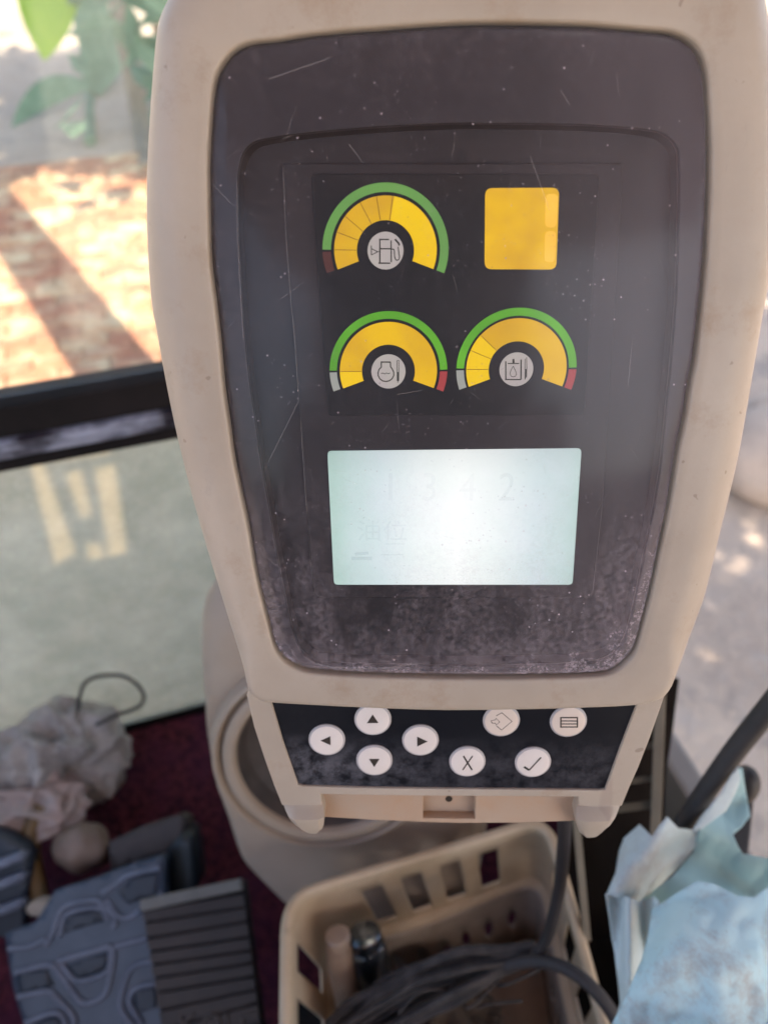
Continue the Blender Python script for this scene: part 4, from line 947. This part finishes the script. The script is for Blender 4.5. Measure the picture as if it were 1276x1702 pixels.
for i in range(150):
    u = Vector((rr.gauss(.22, .36), rr.gauss(0, .42), rr.uniform(.3, 1.8))); c = b2 + Vector((.10, .25, 0)) + u
    x = Vector((rr.uniform(-1, 1), rr.uniform(-1, 1), rr.uniform(-.9, .3))).normalized()*.19; y = x.orthogonal().normalized()*.062; n_ = x.cross(y).normalized()*.02
    k = len(vs); vs += [c - x, c - x*.3 + y + n_, c + x*.4 + y*.7 + n_*.6, c + x, c + x*.4 - y*.7 + n_*.6, c - x*.3 - y + n_, c]
    fs += [(k, k+1, k+6), (k+1, k+2, k+6), (k+2, k+3, k+6), (k+3, k+4, k+6), (k+4, k+5, k+6), (k+5, k, k+6)]
mesh_obj('leaves', vs, fs, M_LEAFG, ps2)
tubes('stem', [catmull([b2 + Vector((.1, .25, 0)), b2 + Vector((.12, .3, .7)), b2 + Vector((.02, .3, 1.6))], 6)], .03, M_BARK, ps2)
b3 = at_z(248, 292, -1.0)
sp = empty('sapling', b3); tag(sp, 'pale leaning sapling stem between the two green plants', 'sapling')
tubes('trunk', [catmull([b3, at(238, 225, 6.05), at(222, 130, 6.1), at(195, 0, 6.2), at(180, -90, 6.3)], 6)], .085, M_BARK, sp, taper=.8)
# added to cast shade: trunk stands hidden behind the monitor, crown above the frame
def tree(name, label, path, r, crown_c, crown_s, n, size, seed, gap=None):
    t = empty(name, path[0]); tag(t, label, 'tree')
    tubes('trunk', [catmull(path, 6)], r, M_BARK, t, taper=.75)
    rr = random.Random(seed); vs = []; fs = []; top = Vector(path[-1]); limbs = []
    for i in range(9):
        a = i*2*math.pi/9; e = Vector(crown_c) + Vector((math.cos(a)*crown_s[0]*.75, math.sin(a)*crown_s[1]*.75, rr.uniform(-.3, .3)))
        limbs.append(catmull([top, top.lerp(e, .5) + Vector((0, 0, .25)), e], 5))
    tubes('limb', limbs, r*.28, M_BARK, t, taper=.3)
    clumps = [Vector((rr.uniform(-1, 1)*crown_s[0], rr.uniform(-1, 1)*crown_s[1], rr.uniform(-1, 1)*crown_s[2])) for _ in range(60)]
    for i in range(n):
        c = rr.choice(clumps) + Vector((rr.gauss(0, .28), rr.gauss(0, .28), rr.gauss(0, .2)))
        c += Vector(crown_c)
        x = Vector((rr.uniform(-1, 1), rr.uniform(-1, 1), rr.uniform(-.5, .5))).normalized()*size; y = (x.cross(Vector((rr.uniform(-.5, .5), rr.uniform(-.5, .5), 1)))).normalized()*size*.5
        k = len(vs); vs += [c - x, c + y, c + x, c - y]; fs.append((k, k+1, k+2, k+3))
    mesh_obj('crown', vs, fs, M_LEAFD, t)
HX = Vector((SUN_XY.x, SUN_XY.y, 0))/math.tan(SUN_EL)
pA = at_z(-20, 330, -1.0) + HX*4.6 + Vector((0, 0, 4.6)); pB = at_z(175, 600, -1.0) + HX*2.3 + Vector((0, 0, 2.3))
p0_ = pB + (pB - pA)
cc_ = at_z(60, 165, -1.0) + HX*5.2 + Vector((0, 0, 5.2))
tree('added_shade_tree', 'leaning unseen tree added for its shade, trunk hidden behind the monitor', [p0_, pB, pA], .21, cc_, (2.1, 1.25, .4), 5200, .15, 11)
cc2 = at_z(1330, 880, -1.0) + HX*4.2 + Vector((0, 0, 4.2))
tree('added_side_tree', 'spreading unseen tree added to shade the grey ground on the right', [cc2 + Vector((1.6, -1.2, -5.2)), cc2 + Vector((1.2, -.9, -2.5)), cc2 + Vector((.6, -.4, -.8))], .17, cc2, (1.5, 1.7, .5), 3600, .15, 12)  # second tree, out of view, added to keep this ground shaded
# rocks on the grey ground at the right
M_ROCK = simple('pinkish_grey_rock', (.54, .41, .32), (.42, .32, .25), 5, .9, .5, 40, .01)
for i, (px, py, s_, lab) in enumerate(((1275, 775, .26, 'largest pale pinkish rock on the ground right of the monitor'), (1268, 690, .12, 'smaller pale rock just beyond the largest one'))):
    p = at_z(px, py, -.98); o = lump('rock', p + Vector((.08, 0, s_*.2)), (s_*1.2, s_, s_*.6), M_ROCK, None, i + 1, .16, 1.0, 4, False); tag(o, lab, 'rock', 'rocks on the ground right of the monitor')
